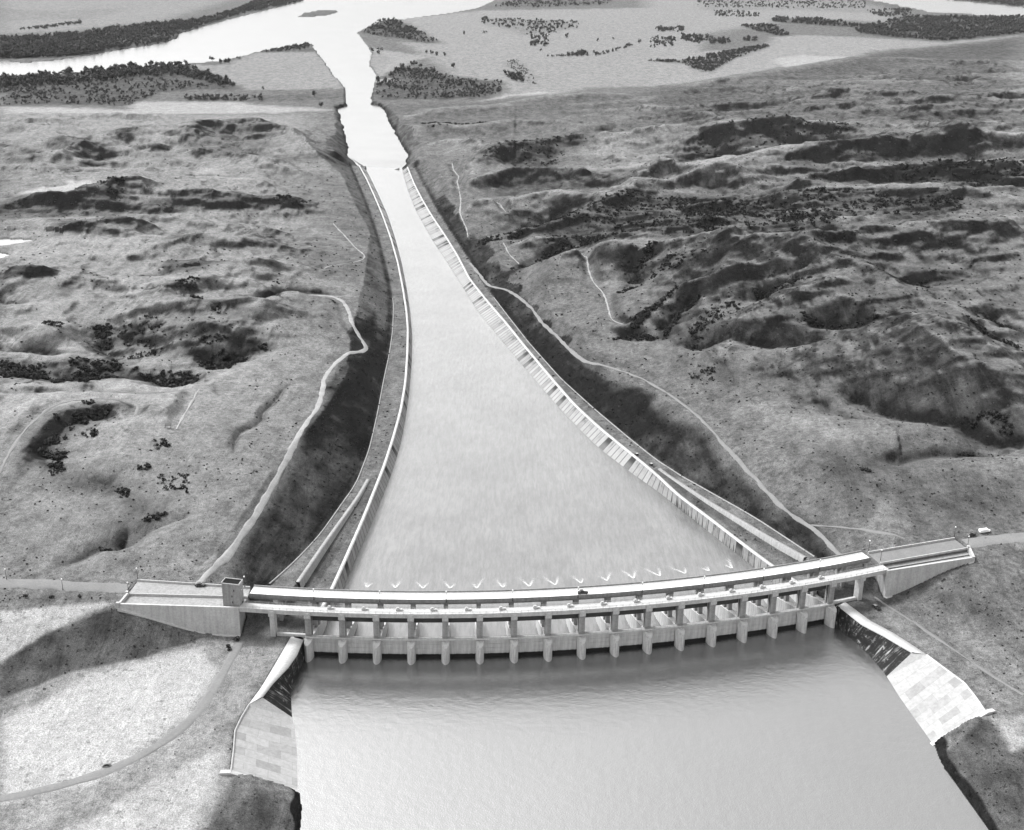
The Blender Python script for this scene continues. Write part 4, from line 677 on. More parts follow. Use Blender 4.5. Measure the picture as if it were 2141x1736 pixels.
for side, ret, cop, sg in (('left', lret, lcop, 1), ('right', rret, rcop, -1)):
    P, s = resample(ret, 3); n = len(P); yv = P[:, 1]; topz = np.interp(yv, [520, 690], [BERM+.5, zcop(690.)+.1]); botz = np.interp(yv, [520, 690], [3.5, zcop(690.)-1.5])-.6
    hgtv = np.maximum(topz-botz, .4); inn = offset_pts(P, -sg*(0.0)); bat = offset_pts(P, 0)
    a = offset_pts(P, 0); low = np.array([offset_pts(P, -sg*1.0)[i]*min(1, hgtv[i]/5)+P[i]*(1-min(1, hgtv[i]/5)) for i in range(n)])
    o_ = offset_pts(P, sg*1.9)
    rows = [np.c_[low[:, :2], botz], np.c_[a[:, :2], topz], np.c_[o_[:, :2], topz], np.c_[o_[:, :2], topz-3]]
    t = ribbon('retaining_wall', rows, M['conc_dk'], None)
    if sg > 0: t.data.flip_normals()
    tag(t, 'pale concrete retaining wall tapering away between the berm and the %s chute wall' % side, 'wall', 'tapering walls below the bridge')
for side, curb in (('left', lcurb), ('right', rcurb)):
    P = resample(curb[:max(6, int(len(curb)*.42))], 3)[0]; z = hgt(P[:, 0], P[:, 1]); z = smooth(z[:, None], 8)[:, 0]+.05
    a = offset_pts(P, .32); b = offset_pts(P, -.32)
    rows = [np.c_[a[:, :2], z-.5], np.c_[a[:, :2], z+.28], np.c_[b[:, :2], z+.28], np.c_[b[:, :2], z-.5]]
    t = ribbon('drain_kerb', rows, M['conc_dk'], None); tag(t, 'narrow pale drain kerb along the foot of the cut slope %s of the chute' % side, 'kerb', 'drain kerbs')

# ------------------------------------------------------------------ the gated dam
dam = empty('spillway_dam', tuple(arc(8, 0))); tag(dam, 'curved concrete spillway dam with sixteen gates, hoist deck and road bridge', 'dam')
D0 = np.array(dam.location)
def ringf(prof, b):                                             # a cross-section (d, z) set up at bay b
    return [tuple(arc(b, d, z)-D0) for d, z in prof]
def swept(name, profs, mat, b0=-2.0, b1=18.0, parent=dam, n=None):
    mb = MB(); n = n or int((b1-b0)*4)+1
    for pr_ in profs: mb.sweep([ringf(pr_, b) for b in np.linspace(b0, b1, n)])
    return mb.build(name, mat, parent)
def rect(d0, d1, z0, z1): return [(d0, z0), (d1, z0), (d1, z1), (d0, z1)]
# piers: local x across, y downstream
half = [(0, 0), (.75, .55), (1.35, 1.5), (1.75, 2.8), (1.85, 4.6), (1.85, 5.7), (1.25, 5.75), (1.25, 7.6), (1.45, 7.65), (1.45, 34), (1.1, 37), (.35, 39)]
plan = half+[(-a, b) for a, b in half[::-1][:-1]]
def top(d): return float(np.interp(d, [0, 2.8, 4.6, 9, 16, 28, 39], [8.4, 9.3, 9.6, 9.6, 9.4, 5.5, 2.0]))
mb = MB(); mb.prism(plan, -5.5, [top(b) for a, b in plan]); pier_me = mesh('pier', mb.v, mb.f)
mb = MB(); mb.box((0, 6.6, 15.4), (2.7, 3.4, 11.6)); col_me = mesh('hoist_column', mb.v, mb.f)
mb = MB(); mb.box((-1.0, 6.6, 15.3), (.5, 1.0, 11.2)); mb.box((1.0, 6.6, 15.3), (.5, 1.0, 11.2)); 
mb = MB(); mb.prism([(-1.35, 3.7), (1.35, 3.7), (1.35, 4.95), (-1.35, 4.95)], [20.2, 20.2, 19.2, 19.2], 22.8); corb_me = mesh('corbel', mb.v, mb.f)
mb = MB(); mb.box((0, 19.0, 13.0), (1.9, 1.8, 14.8)); mb.box((0, 23.6, 12.2), (1.9, 1.8, 16.4)); mb.box((0, 21.3, 19.8), (1.6, 6.6, 1.0)); bent_me = mesh('bridge_bent', mb.v, mb.f)
mb = MB(); mb.box((-1.36, 6.6, 15.0), (.06, .8, 10.6)); mb.box((1.36, 6.6, 15.0), (.06, .8, 10.6)); slot_me = mesh('gate_slot', mb.v, mb.f)
for b in range(17):
    L = arc(b, 0)-D0; rz = float(ang(b))
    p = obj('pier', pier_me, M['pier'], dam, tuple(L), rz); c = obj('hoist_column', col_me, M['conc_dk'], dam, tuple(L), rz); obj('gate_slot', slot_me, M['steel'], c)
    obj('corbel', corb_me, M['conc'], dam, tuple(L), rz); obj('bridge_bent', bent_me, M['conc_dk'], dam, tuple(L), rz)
for b in (-1.05, 17.05):                                        # outer columns of the side spans
    L = arc(b, 0)-D0; rz = float(ang(b))
    mb = MB(); mb.box((0, 6.4, 15.2), (2.2, 3.6, 13.6)); mb.build('side_span_column', M['conc'], dam, tuple(L), rz)
    obj('corbel', corb_me, M['conc'], dam, tuple(L), rz); mb = MB(); mb.box((0, 19, 14.5), (1.6, 1.6, 13)); mb.box((0, 23.6, 14.5), (1.6, 1.6, 13)); mb.build('bridge_bent', M['conc_dk'], dam, tuple(L), rz)
# gates
hw = 15.4/2-1.25
mb = MB(); mb.box((0, 6.75, 3.1), (2*hw, .5, 12.2))
for z in (2.6, 4.6, 6.6, 8.6): mb.box((0, 6.4, z), (2*hw-.6, .2, .22))
gate_me = mesh('gate', mb.v, mb.f)
for b in range(16): obj('gate', gate_me, M['gate'], dam, tuple(arc(b+.5, 0)-D0), float(ang(b+.5)))
mb = MB(); mb.box((0, 0, 0), (1.5, 1.2, 1.1)); mb.box((0, 0, .75), (.9, .8, .4)); mb.box((1.6, 0, -.15), (.9, .9, .8)); house_me = mesh('hoist_housing', mb.v, mb.f)
for b in range(16): obj('hoist_housing', house_me, M['conc_lt'], dam, tuple(arc(b+.62, 7.3, 24.05)-D0), float(ang(b+.62)))
def rails(name, d, z, b0, b1, parent=dam, step=.2):
    mb = MB(); bs = np.arange(b0, b1+1e-6, step)
    for zz in (.55, 1.05): mb.sweep([ringf(rect(d-.05, d+.05, z+zz-.05, z+zz+.05), b) for b in bs])
    for b in bs: mb.box(tuple(arc(b, d, z+.5)-D0), (.09, .09, 1.0), float(ang(b)))
    return mb.build(name, M['conc_dk'], parent)
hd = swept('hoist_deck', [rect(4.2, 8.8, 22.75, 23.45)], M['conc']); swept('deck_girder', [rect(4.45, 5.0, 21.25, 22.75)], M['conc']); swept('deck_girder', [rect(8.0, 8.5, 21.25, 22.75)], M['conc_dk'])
swept('deck_shade_band', [rect(8.05, 8.45, 16.9, 21.25)], M['steel'], -.05, 16.05)  # added dark sheet standing in for deep shade under the hoist deck
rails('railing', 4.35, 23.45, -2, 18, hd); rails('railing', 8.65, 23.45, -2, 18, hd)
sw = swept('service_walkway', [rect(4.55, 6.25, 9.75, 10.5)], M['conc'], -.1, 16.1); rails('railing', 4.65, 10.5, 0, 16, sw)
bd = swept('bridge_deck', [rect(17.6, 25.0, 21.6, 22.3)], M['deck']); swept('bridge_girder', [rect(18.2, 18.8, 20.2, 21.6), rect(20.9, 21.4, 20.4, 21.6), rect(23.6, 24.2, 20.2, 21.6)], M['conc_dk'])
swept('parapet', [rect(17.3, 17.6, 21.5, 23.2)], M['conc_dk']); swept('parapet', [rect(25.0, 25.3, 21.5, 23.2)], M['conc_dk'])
swept('pavement', [rect(23.6, 24.99, 22.3, 22.5)], M['conc_lt'], parent=bd)
for b in range(-2, 19, 2):
    mb = MB(); mb.box(tuple(arc(b, 21.3, 22.306)-D0), (.10, 7.3, .012), float(ang(b))); mb.build('expansion_joint', M['steel'], bd)
# the low closing walls between the end piers and the side spans
for b0, b1 in ((-.95, -.1), (16.1, 16.95)): swept('closing_wall', [rect(5.4, 6.6, 6.5, 10.9)], M['conc'], b0, b1, n=4)

# ------------------------------------------------------------------ abutments
def quad_strip(mb, a, b, thick, z0, z1):                        # a vertical wall from a to b, its thickness to the left of a->b
    a = np.asarray(a[:2], float); b = np.asarray(b[:2], float); t = (b-a)/np.hypot(*(b-a)); nr = np.array([-t[1], t[0]])*thick
    poly = [a, b, b+nr, a+nr]
    if thick < 0: poly = poly[::-1]
    z0 = [z0]*4 if np.isscalar(z0) else ([z0[0], z0[1], z0[1], z0[0]] if thick > 0 else [z0[0], z0[1], z0[1], z0[0]][::-1]); mb.prism(poly, z0, z1)
for side, v in AB.items():
    w0, w1, p0, p1, f0, f1 = v['w']+v['p']+v['f']; sg = -1 if side == 'left' else 1
    t = empty('abutment', tuple(w0*[1, 1, 0]+[0, 0, BERM]))
    tag(t, 'solid concrete %s' % ('left abutment with a pale wing wall sloping down to the left' if side == 'left' else 'right abutment with dark rails along its recessed ledge'), 'abutment', 'abutments at the ends of the dam')
    O = np.array(t.location); r_ = lambda p: np.asarray(p)-O
    zr = lambda z: z-O[2]
    # wing wall face: battered, running down with the slope
    n = 9; top_ = [w0*(1-u)+w1*u for u in np.linspace(0, 1, n)]; outn = np.array([w1[1]-w0[1], -(w1[0]-w0[0])]); outn = outn/np.hypot(*outn)*(1 if outn[1] < 0 else -1)
    outn = outn if outn[1] < 0 else -outn
    rings = []
    for u, q in zip(np.linspace(0, 1, n), top_):
        zb = float(np.interp(u, [0, .30, 1], [BERM-.6, BERM-.4, ROADZ-1.2])); hh = ROADZ+1.1-zb; o = outn*(hh*.07)
        rings.append([(q[0]-O[0], q[1]-O[1], zr(ROADZ+1.1)), (q[0]-outn[0]*1.0-O[0], q[1]-outn[1]*1.0-O[1], zr(ROADZ+1.1)), (q[0]-outn[0]*1.0-O[0], q[1]-outn[1]*1.0-O[1], zr(zb-2)), (q[0]+o[0]-O[0], q[1]+o[1]-O[1], zr(zb-2))])
    mb = MB(); mb.sweep(rings if side == 'left' else rings); ww = mb.build('wing_wall', M['conc'], t)
    if side == 'left': pass
    import bmesh as _bm
    b = _bm.new(); b.from_mesh(ww.data); _bm.ops.recalc_face_normals(b, faces=b.faces[:]); b.to_mesh(ww.data); b.free()
    mb = MB(); rr = []
    for u, q in zip(np.linspace(0, 1, n), top_):                # footing step along the foot of the wall
        zb = float(np.interp(u, [0, .30, 1], [BERM, BERM+.3, ROADZ-1.0])); hh = ROADZ+1.1-zb; o = outn*(hh*.07)
        rr.append([(q[0]+o[0]*k-O[0]+outn[0]*e, q[1]+o[1]*k-O[1]+outn[1]*e, zr(zz)) for k, e, zz in ((1, -.1, zb+.5), (1, .9, zb+.35), (1, 1.1, zb-2), (1, -.1, zb-2))])
    mb.sweep(rr); ft = mb.build('footing', M['conc_lt'], t); b = _bm.new(); b.from_mesh(ft.data); _bm.ops.recalc_face_normals(b, faces=b.faces[:]); b.to_mesh(ft.data); b.free()
    # ledge (hoist-deck level) and road slab
    def slab(name, poly, z0, z1, mat):
        P = [tuple(q[:2]-O[:2]) for q in poly]; A = sum(P[i-1][0]*P[i][1]-P[i][0]*P[i-1][1] for i in range(len(P)))
        mb = MB(); mb.prism(P if A > 0 else P[::-1], zr(z0), zr(z1)); return mb.build(name, mat, t)
    def inset(a, b, k): return a*(1-k)+b*k
    wi0, wi1 = w0-np.r_[outn*1.0, 0], w1-np.r_[outn*1.0, 0]
    slab('ledge', [wi0, wi1, p1, p0], ROADZ-3, ROADZ-(.2 if side == 'left' else 1.2), M['conc_dk'])
    slab('road_slab', [p0, p1, f1, f0], ROADZ-3, ROADZ-.02, M['conc_dk'] if side == 'left' else M['road'])
    for nm, a, b in (('parapet', p0, p1), ('parapet', f0, f1)):
        mb = MB(); quad_strip(mb, r_(a), r_(b), .45, zr(ROADZ-3), zr(ROADZ+1.0)); pp = mb.build(nm, M['conc_lt'] if nm == 'parapet' and side == 'left' else M['conc'], t); b_ = _bm.new(); b_.from_mesh(pp.data); _bm.ops.recalc_face_normals(b_, faces=b_.faces[:]); b_.to_mesh(pp.data); b_.free()
    # end wall facing the side span, and the core under the road
    e0 = w0; e1 = f0
    mb = MB(); quad_strip(mb, r_(inset(e0, e1, .02)), r_(e1), 1.2*(1 if side == 'left' else -1), zr(BERM-3), zr(ROADZ-3.01)); ew = mb.build('end_wall', M['conc_dk'], t); b_ = _bm.new(); b_.from_mesh(ew.data); _bm.ops.recalc_face_normals(b_, faces=b_.faces[:]); b_.to_mesh(ew.data); b_.free()
    mb = MB(); quad_strip(mb, r_(f0), r_(f1), -.5 if side == 'left' else -.5, zr(ROADZ-9), zr(ROADZ-3.01)); mb.build('back_wall', M['conc_dk'], t)
    # end posts
    for q in (p1, w1):
        mb = MB(); mb.box(tuple(np.r_[r_(q)[:2], zr(ROADZ+.4)]), (1.3, 1.3, 3.0)); mb.build('end_post', M['conc_lt'], t)
    mb = MB(); quad_strip(mb, r_(p1), r_(w1), .9, zr(ROADZ-2), zr(ROADZ+1.4)); ep = mb.build('end_return', M['conc_lt'], t); b_ = _bm.new(); b_.from_mesh(ep.data); _bm.ops.recalc_face_normals(b_, faces=b_.faces[:]); b_.to_mesh(ep.data); b_.free()
    if side == 'right':
        for k in (.25, .55):
            a = inset(wi0, p0, k); b = inset(wi1, p1, k); mb = MB(); quad_strip(mb, r_(a), r_(b), .45, zr(ROADZ-1.2), zr(ROADZ-.9)); rl = mb.build('rail', M['steel'], t); b_ = _bm.new(); b_.from_mesh(rl.data); _bm.ops.recalc_face_normals(b_, faces=b_.faces[:]); b_.to_mesh(rl.data); b_.free()

# control house on the left end of the hoist deck
q0 = A2((469, 1262), ROADZ+1.1); q1 = A2((505, 1266), ROADZ+1.1); cx = (q0+q1)/2; rz = math.atan2(q1[1]-q0[1], q1[0]-q0[0]); wd = float(np.hypot(*(q1-q0)[:2]))
ch = empty('control_house', (cx[0], cx[1]+1.7, ROADZ-.2), rz); tag(ch, 'narrow concrete control house with flat black roof on the left abutment', 'building')
mb = MB(); hh = 11.8; mb.box((0, 0, hh/2), (wd, 4.2, hh)); mb.build('wall', M['conc_dk'], ch)
mb = MB(); mb.box((0, .1, hh+.02), (wd-.7, 3.7, .5)); rf = mb.build('roof', M['tar'], ch)
mb = MB()
for a, b, c, d in ((0, -2.15, wd+.3, .3), (0, 2.15, wd+.3, .3), (-wd/2, 0, .3, 4.3), (wd/2, 0, .3, 4.3)): mb.box((a, b, hh+.02), (c, d, .9-.6*(b < 0)))
mb.build('roof_edge', M['conc_lt'], ch)
for x, z in ((.4, 5.6), (.5, 2.6), (1.5, 8.6)):
    mb = MB(); mb.box((x, -2.11, z), (.55, .12, 1.2)); f = mb.build('window', M['conc_dk'], ch); mb = MB(); mb.box((x, -2.19, z), (.4, .06, 1.0)); mb.build('pane', M['glass'], f)
mb = MB(); mb.box((wd/2+.02, -.4, 8.4), (.12, 1.0, 1.4)); f = mb.build('window', M['conc_dk'], ch); mb = MB(); mb.box((wd/2+.10, -.4, 8.4), (.06, .8, 1.2)); mb.build('pane', M['glass'], f)
mb = MB(); mb.box((wd/2+.05, .5, 1.1), (.1, 1.1, 2.2)); mb.build('door', M['steel'], ch)

# ------------------------------------------------------------------ approach walls on the reservoir
def approach(side, O_, T_, W_, PT, PW):
    t = empty('approach_wall', tuple(T_[0])); tag(t, 'reservoir approach wall %s' % ('on the left with stained face and white sloping slabs' if side == 'left' else 'on the right with black wet face and patchwork slabs'), 'wall', 'approach walls on the reservoir')
    o = np.array(t.location); n = 40; e = lambda P, dz=0.0: same(P, n)-o+[0, 0, dz]
    deep = W_.copy(); deep[:, 2] = -3; 
    b0 = arc(-.10 if side == 'left' else 16.10, 3.0, BERM+.2)[None]; bo = arc(-.42 if side == 'left' else 16.42, 4.5, BERM+.2)[None]; bw_ = arc(-.06 if side == 'left' else 16.06, 1.5, 0)[None]
    T2 = np.vstack([b0, T_]); O2 = np.vstack([bo, O_]); W2 = np.vstack([bw_, W_])
    D2 = W2.copy(); D2[:, 2] = -3
    out = O2.copy(); out[:, 2] -= 1.5
    a = ribbon('coping', [e(out), e(O2), e(T2), e(T2, -.5)], M['conc_lt'], t)
    T3 = T2.copy(); T3[:, 2] -= .5
    inn = T3.copy(); f = ribbon('stained_face', [e(T3), e(W2), e(D2+(W2-T3)*[.25, .25, 0])], M['stain'], t)
    # sloping slabs
    top0 = np.vstack([T_[-1:], PT]) if False else PT
    PW3 = PW.copy(); PWd = PW.copy(); PWd[:, 2] = -2.5
    k = 30; g = lambda P, dz=0.0: same(P, k)-o+[0, 0, dz]
    step = (PW-PT)*[.3, .3, 0]
    s = ribbon('slab_slope', [g(PT), g(PT*.66+PW*.34), g(PT*.33+PW*.67), g(PW), g(PWd+step)], M['pave'], t)
    # the triangle joining stained wall and slabs
    tri = MB(); A, B_, Cc, Dd = T2[-1]-o+[0, 0, -.45], PT[0]-o, PW[0]-o, T2[-1]-o; tri.add([A, B_, Cc], [(0, 1, 2) if side == 'left' else (2, 1, 0)]); tri.build('corner_slab', M['conc_lt'], t)
    for nm, P, wdt in (('edge_kerb', PT, .55),):
        q = same(P, k); q1 = offset_pts(q, wdt if side == 'left' else -wdt); ribbon(nm, [g(P, .25), q1-o+[0, 0, .25], q1-o+[0, 0, -1.0]], M['conc_lt'], t)
    # end kerb down the last slab edge
    mb = MB(); a_, b_ = PT[-1]-o, PW[-1]-o; dx = (b_-a_)/np.linalg.norm(b_-a_)
    ext0, ext1 = a_-dx*[4, 4, 0], b_+dx*1.5
    nn = np.array([-dx[1], dx[0], 0]); nn /= np.linalg.norm(nn); 
    ring = lambda p: [tuple(p+nn*1.0+[0, 0, .3]), tuple(p-nn*1.0+[0, 0, .3]), tuple(p-nn*1.0-[0, 0, 1.8]), tuple(p+nn*1.0-[0, 0, 1.8])]
    mb.sweep([ring(ext0), ring(a_), ring(b_), ring(ext1)]); mb.build('end_kerb', M['conc_lt'], t)
    for o_ in list(t.children):
        b = _bm.new(); b.from_mesh(o_.data); _bm.ops.recalc_face_normals(b, faces=b.faces[:]); b.to_mesh(o_.data); b.free()
approach('left', ko, kt, kw, kpt, kp); approach('right', lo, lt, lw_, lpt, lp)

# ------------------------------------------------------------------ roads and tracks laid on the ground
def road(name, P, w, mat, lift=.10, step=3, jag=1.0, zfix=None):
    Q, s = resample(P, step); z = hgt(Q[:, 0], Q[:, 1])
    rows = []
    for k in np.linspace(-1, 1, 7):
        e = offset_pts(Q, 0); jj = jag*vnoise(s/7+40*k, s*0+13*k, 3)*abs(k); r = offset_pts(Q, w*k+0); t = np.gradient(Q[:, :2], axis=0); t /= np.hypot(t[:, 0], t[:, 1])[:, None]
        r[:, 0] -= t[:, 1]*jj; r[:, 1] += t[:, 0]*jj; r[:, 2] = (hgt(r[:, 0], r[:, 1]) if zfix is None else zfix)+lift+.10*(1-k*k); rows.append(r)
    rows[0][:, 2] -= .5; rows[-1][:, 2] -= .5
    o = ribbon(name, rows, mat, None); o.data.flip_normals(); return tag(o, kind='structure')
for k_ in ('L1', 'R1', 'R2', 'T1', 'T2', 'T3', 'T4', 'T5', 'T6', 'T7', 'T8', 'T9', 'T10'): road('dirt_road' if k_[0] != 'T' else 'track', ROADS[k_], RW[k_]*.8, M['dirt'] if k_ not in ('T6', 'T4', 'R1', 'R2', 'T9', 'T10') else M['road'], lift=.15 if k_[0] != 'T' else .12)
ab = AB['left']; c0 = (ab['p'][1]+ab['f'][1])/2; road('approach_road', np.array([c0-[2, 0, 0], *[at(float(a), float(b), ROADZ) for a, b in ((200, 1226), (100, 1223), (0, 1221), (-300, 1214))]]), 4.6, M['road'], lift=.25)
ab = AB['right']; c0 = (ab['p'][1]+ab['f'][1])/2; road('approach_road', np.array([c0, *[at(float(a), float(b), ROADZ) for a, b in ((2060, 1131), (2141, 1127), (2400, 1122))]]), 5.2, M['road'], lift=.25)

# ------------------------------------------------------------------ foam below the piers
foam_words = ['first', 'second', 'third', 'fourth', 'fifth', 'sixth', 'seventh', 'eighth', 'ninth', 'tenth', 'eleventh', 'twelfth', 'thirteenth', 'fourteenth', 'fifteenth']
VX = [(767, 1229), (826, 1230), (884, 1231), (941, 1231), (997, 1231), (1052, 1229), (1107, 1227), (1161, 1224), (1215, 1220), (1269, 1215), (1325, 1210), (1380, 1205), (1433, 1200), (1482, 1195), (1531, 1189)]
VP = on_slope(VX, zc)
for b in range(1, 16):
    mb = MB(); L = VP[b-1]; rz = float(ang(b))
    V = []; Fq = []; fd = []
    for sgn in (-1, 1):
        ln = random.uniform(6, 14); sp = random.uniform(.22, .52); ph = random.random()*9; k0 = len(V); m = 16
        for i_ in range(m):
            u = i_/(m-1); cx_ = sgn*(.15+ln*sp*u)+.35*math.sin(ph+5*u)*u; w = (.7+2.2*u)*(1-.3*u)
            for q in (-1, -.5, 0, .5, 1): V.append((cx_+w*q, ln*u, .10+.16*(1-q*q)*(1-.5*u))); fd.append((1-abs(q)**1.6)*(1-u)**.7)
        for i_ in range(m-1):
            for q in range(4): a_ = k0+i_*5+q; Fq.append((a_, a_+1, a_+6, a_+5))
    me = mesh('foam_wake', V, Fq, True); fattr(me, 'fade', fd)
    o = obj('foam_wake', me, M['foam'], None, (L[0], L[1], float(zc(L[1]))), rz); o.rotation_euler = (-.042, 0, rz)
    tag(o, 'white V of foam on the chute, %s from the left' % foam_words[b-1], 'foam', 'foam wakes below the piers')

# ------------------------------------------------------------------ lamp posts
mb = MB(); mb.tube((0, 0, 0), (0, 0, .9), .22, .16); mb.tube((0, 0, .9), (0, 0, 5.0), .13, .08); mb.tube((0, 0, 5.0), (0, 0, 5.15), .16, .2); pole_me = mesh('pole', mb.v, mb.f)
mb = MB(); mb.ball((0, 0, 5.5), .36, 10, 1.15); globe_me = mesh('globe', mb.v, mb.f, True)
def lamp(p, label, group):
    t = empty('lamp_post', tuple(p)); obj('pole', pole_me, M['steel'], t); obj('globe', globe_me, M['globe'], t); tag(t, label, 'street lamp', group)
names = ['over the left end pier', 'a little right of the left end pier', 'a quarter of the way from the left', 'left of the middle', 'just left of the dark car', 'right of the dark car', 'three quarters of the way to the right', 'above the second pier from the right', 'over the right end pier']
for i, b in enumerate(range(0, 17, 2)): lamp(arc(b+.02, 17.0, ROADZ-.4), 'slim lamp post on the near bridge parapet, %s' % names[i], 'lamp posts on the bridge')
for p, l in ((A2((512, 1228), ROADZ+.9), 'dark lamp post on the far parapet just right of the control house'), (A2((288, 1211), ROADZ+.9), 'dark lamp post at the far parapet end of the left abutment'), (A2((269, 1241), ROADZ+.9), 'dark lamp post at the near parapet end of the left abutment'),
             (A2((1841, 1172), ROADZ+.9), 'dark lamp post on the near parapet at the right end of the bridge'), (A2((1816, 1152), ROADZ+.9), 'dark lamp post on the far parapet at the right end of the bridge'), (A2((1995, 1123), ROADZ+.9), 'dark lamp post at the far parapet end of the right abutment'), (A2((2023, 1143), ROADZ+.9), 'dark lamp post at the near parapet end of the right abutment')): lamp(p, l, 'lamp posts on the abutments')
for p, l in (((14, 1213), 'leaning grey-headed lamp post on the far verge at the far left of the road'), ((132, 1236), 'lamp post on the near verge of the road left of the abutment')):
    q = spot([p])[0]; lamp(q, l, 'lamp posts along the left road')

# ------------------------------------------------------------------ motor cars of the time: rounded body, separate wings, cabin
def car(p, rz, label, paint, roof=None, length=4.9, truck=False):
    t = empty('parked_car', tuple(p), rz); tag(t, label, 'truck' if truck else 'car', None)
    def loft(secs):                                             # secs: (x, half width, z0, z1)
        mb = MB(); rings = []
        for x, w, z0, z1 in secs:
            rings.append([(x, -w, z0), (x, w, z0), (x, w, z0+(z1-z0)*.62), (x, w*.82, z1), (x, -w*.82, z1), (x, -w, z0+(z1-z0)*.62)])
        mb.sweep(rings); b = _bm.new(); me = mesh('b', mb.v, mb.f); b.from_mesh(me); _bm.ops.recalc_face_normals(b, faces=b.faces[:]); b.to_mesh(me); b.free(); return me
    k = length/4.9
    obj('body', loft([(-2.45*k, .55, .45, .85), (-2.2*k, .78, .35, 1.05), (-1.2*k, .90, .32, 1.12), (.6*k, .90, .32, 1.10), (1.9*k, .74, .35, 1.05), (2.45*k, .55, .42, .92)]), paint, t)
    if truck:
        obj('cab', loft([(.2, .70, 1.05, 1.3), (.4, .86, 1.05, 1.95), (1.3, .84, 1.05, 1.95), (1.8, .75, 1.05, 1.15)]), paint, t)
        mb = MB(); mb.box((-1.5, 0, 1.35), (2.6*k, 1.9, .9)); mb.build('load_bed', paint, t)
    else:
        obj('cabin', loft([(-1.9*k, .60, 1.0, 1.12), (-1.3*k, .80, 1.0, 1.60), (-.1*k, .82, 1.0, 1.66), (.75*k, .76, 1.0, 1.14)]), M['glass'], t)
        obj('roof', loft([(-1.45*k, .62, 1.46, 1.58), (-1.1*k, .70, 1.50, 1.72), (-.1*k, .72, 1.52, 1.74), (.2*k, .62, 1.48, 1.60)]), roof or paint, t)
    for x in (-1.45*k, 1.5*k):
        for y in (-.82, .82):
            mb = MB(); mb.tube((x, y-.1*np.sign(y)*1, .36), (x, y+.1*np.sign(y), .36), .36, .36, 12); wv_ = mb.build('wheel', M['tyre'], t)
            mb = MB(); mb.ball((x, y*.92, .52), .46, 8, .62); mb.build('wing', paint, t)
    return t
def dirb(b): return float(ang(b))
car(A2((419, 1226), ROADZ+.02), .05, 'dark saloon car on the left abutment road beside the control house', M['black_paint'])
bb = 8.25; car(arc(8.2, 20.0, ROADZ+.01), dirb(8.2), 'black car driving near the middle of the bridge deck', M['black_paint'])
q = spot([(2031, 1121)])[0]; car(q+[0, 0, .3], .35, 'black car parked on the road just past the right abutment', M['black_paint'])
q = spot([(2058, 1116)])[0]; car(q+[0, 0, .3], .30, 'pale pickup truck parked behind the black car at the right', M['white_paint'], length=6.2, truck=True)
q = spot([(1831, 1276)])[0]; car(q+[0, 0, .05], -1.0, 'lone dark car with a pale roof on the right reservoir berm', M['black_paint'], M['grey_paint'])
# small fixtures
for p, l in (((1331, 953), 'small dark valve box with a pale lid beside the right chute wall, the farther one'), ((1361, 975), 'small dark valve box with a pale lid beside the right chute wall, the nearer one')):
    q = spot([p])[0]; t = empty('valve_box', tuple(q), .6); tag(t, l, 'valve box'); mb = MB(); mb.box((0, 0, .6), (1.8, 1.4, 1.2)); mb.build('box', M['steel'], t); mb = MB(); mb.box((.3, 0, 1.26), (1.3, 1.5, .12)); mb.build('lid', M['conc_lt'], t)
q = spot([(352, 896)])[0]; t = empty('shelter', tuple(q), .1); tag(t, 'tiny dark open shelter on posts beside the track on the left plateau', 'shelter')
mb = MB(); mb.prism([(-1.8, -1.2), (1.8, -1.2), (1.8, 1.2), (-1.8, 1.2)], [1.9, 1.9, 2.3, 2.3], [2.05, 2.05, 2.45, 2.45]); mb.build('roof', M['steel'], t)
for a in (-1.6, 1.6):
    for b in (-1, 1): mb = MB(); mb.box((a, b, .98+(.19 if b > 0 else 0)), (.2, .2, 1.95+(.3 if b > 0 else 0))); mb.build('post', M['wood'], t)
q = spot([(224, 1606)])[0]; t = empty('culvert_arch', tuple(q), .2); tag(t, 'small half-round concrete culvert mouth in the pale ground near the lower left', 'culvert')
mb = MB(); rings = []
for a in np.linspace(0, math.pi, 15):
    c, s = math.cos(a), math.sin(a); rings.append([(1.7*c, -.4, 1.5*s), (1.7*c, .4, 1.5*s), (1.3*c, .4, 1.1*s), (1.3*c, -.4, 1.1*s)])
mb.sweep(rings); mb.build('arch', M['conc_dk'], t); mb = MB(); mb.box((0, .6, .2), (2.4, .3, .9)); mb.build('opening', M['tar'], t)

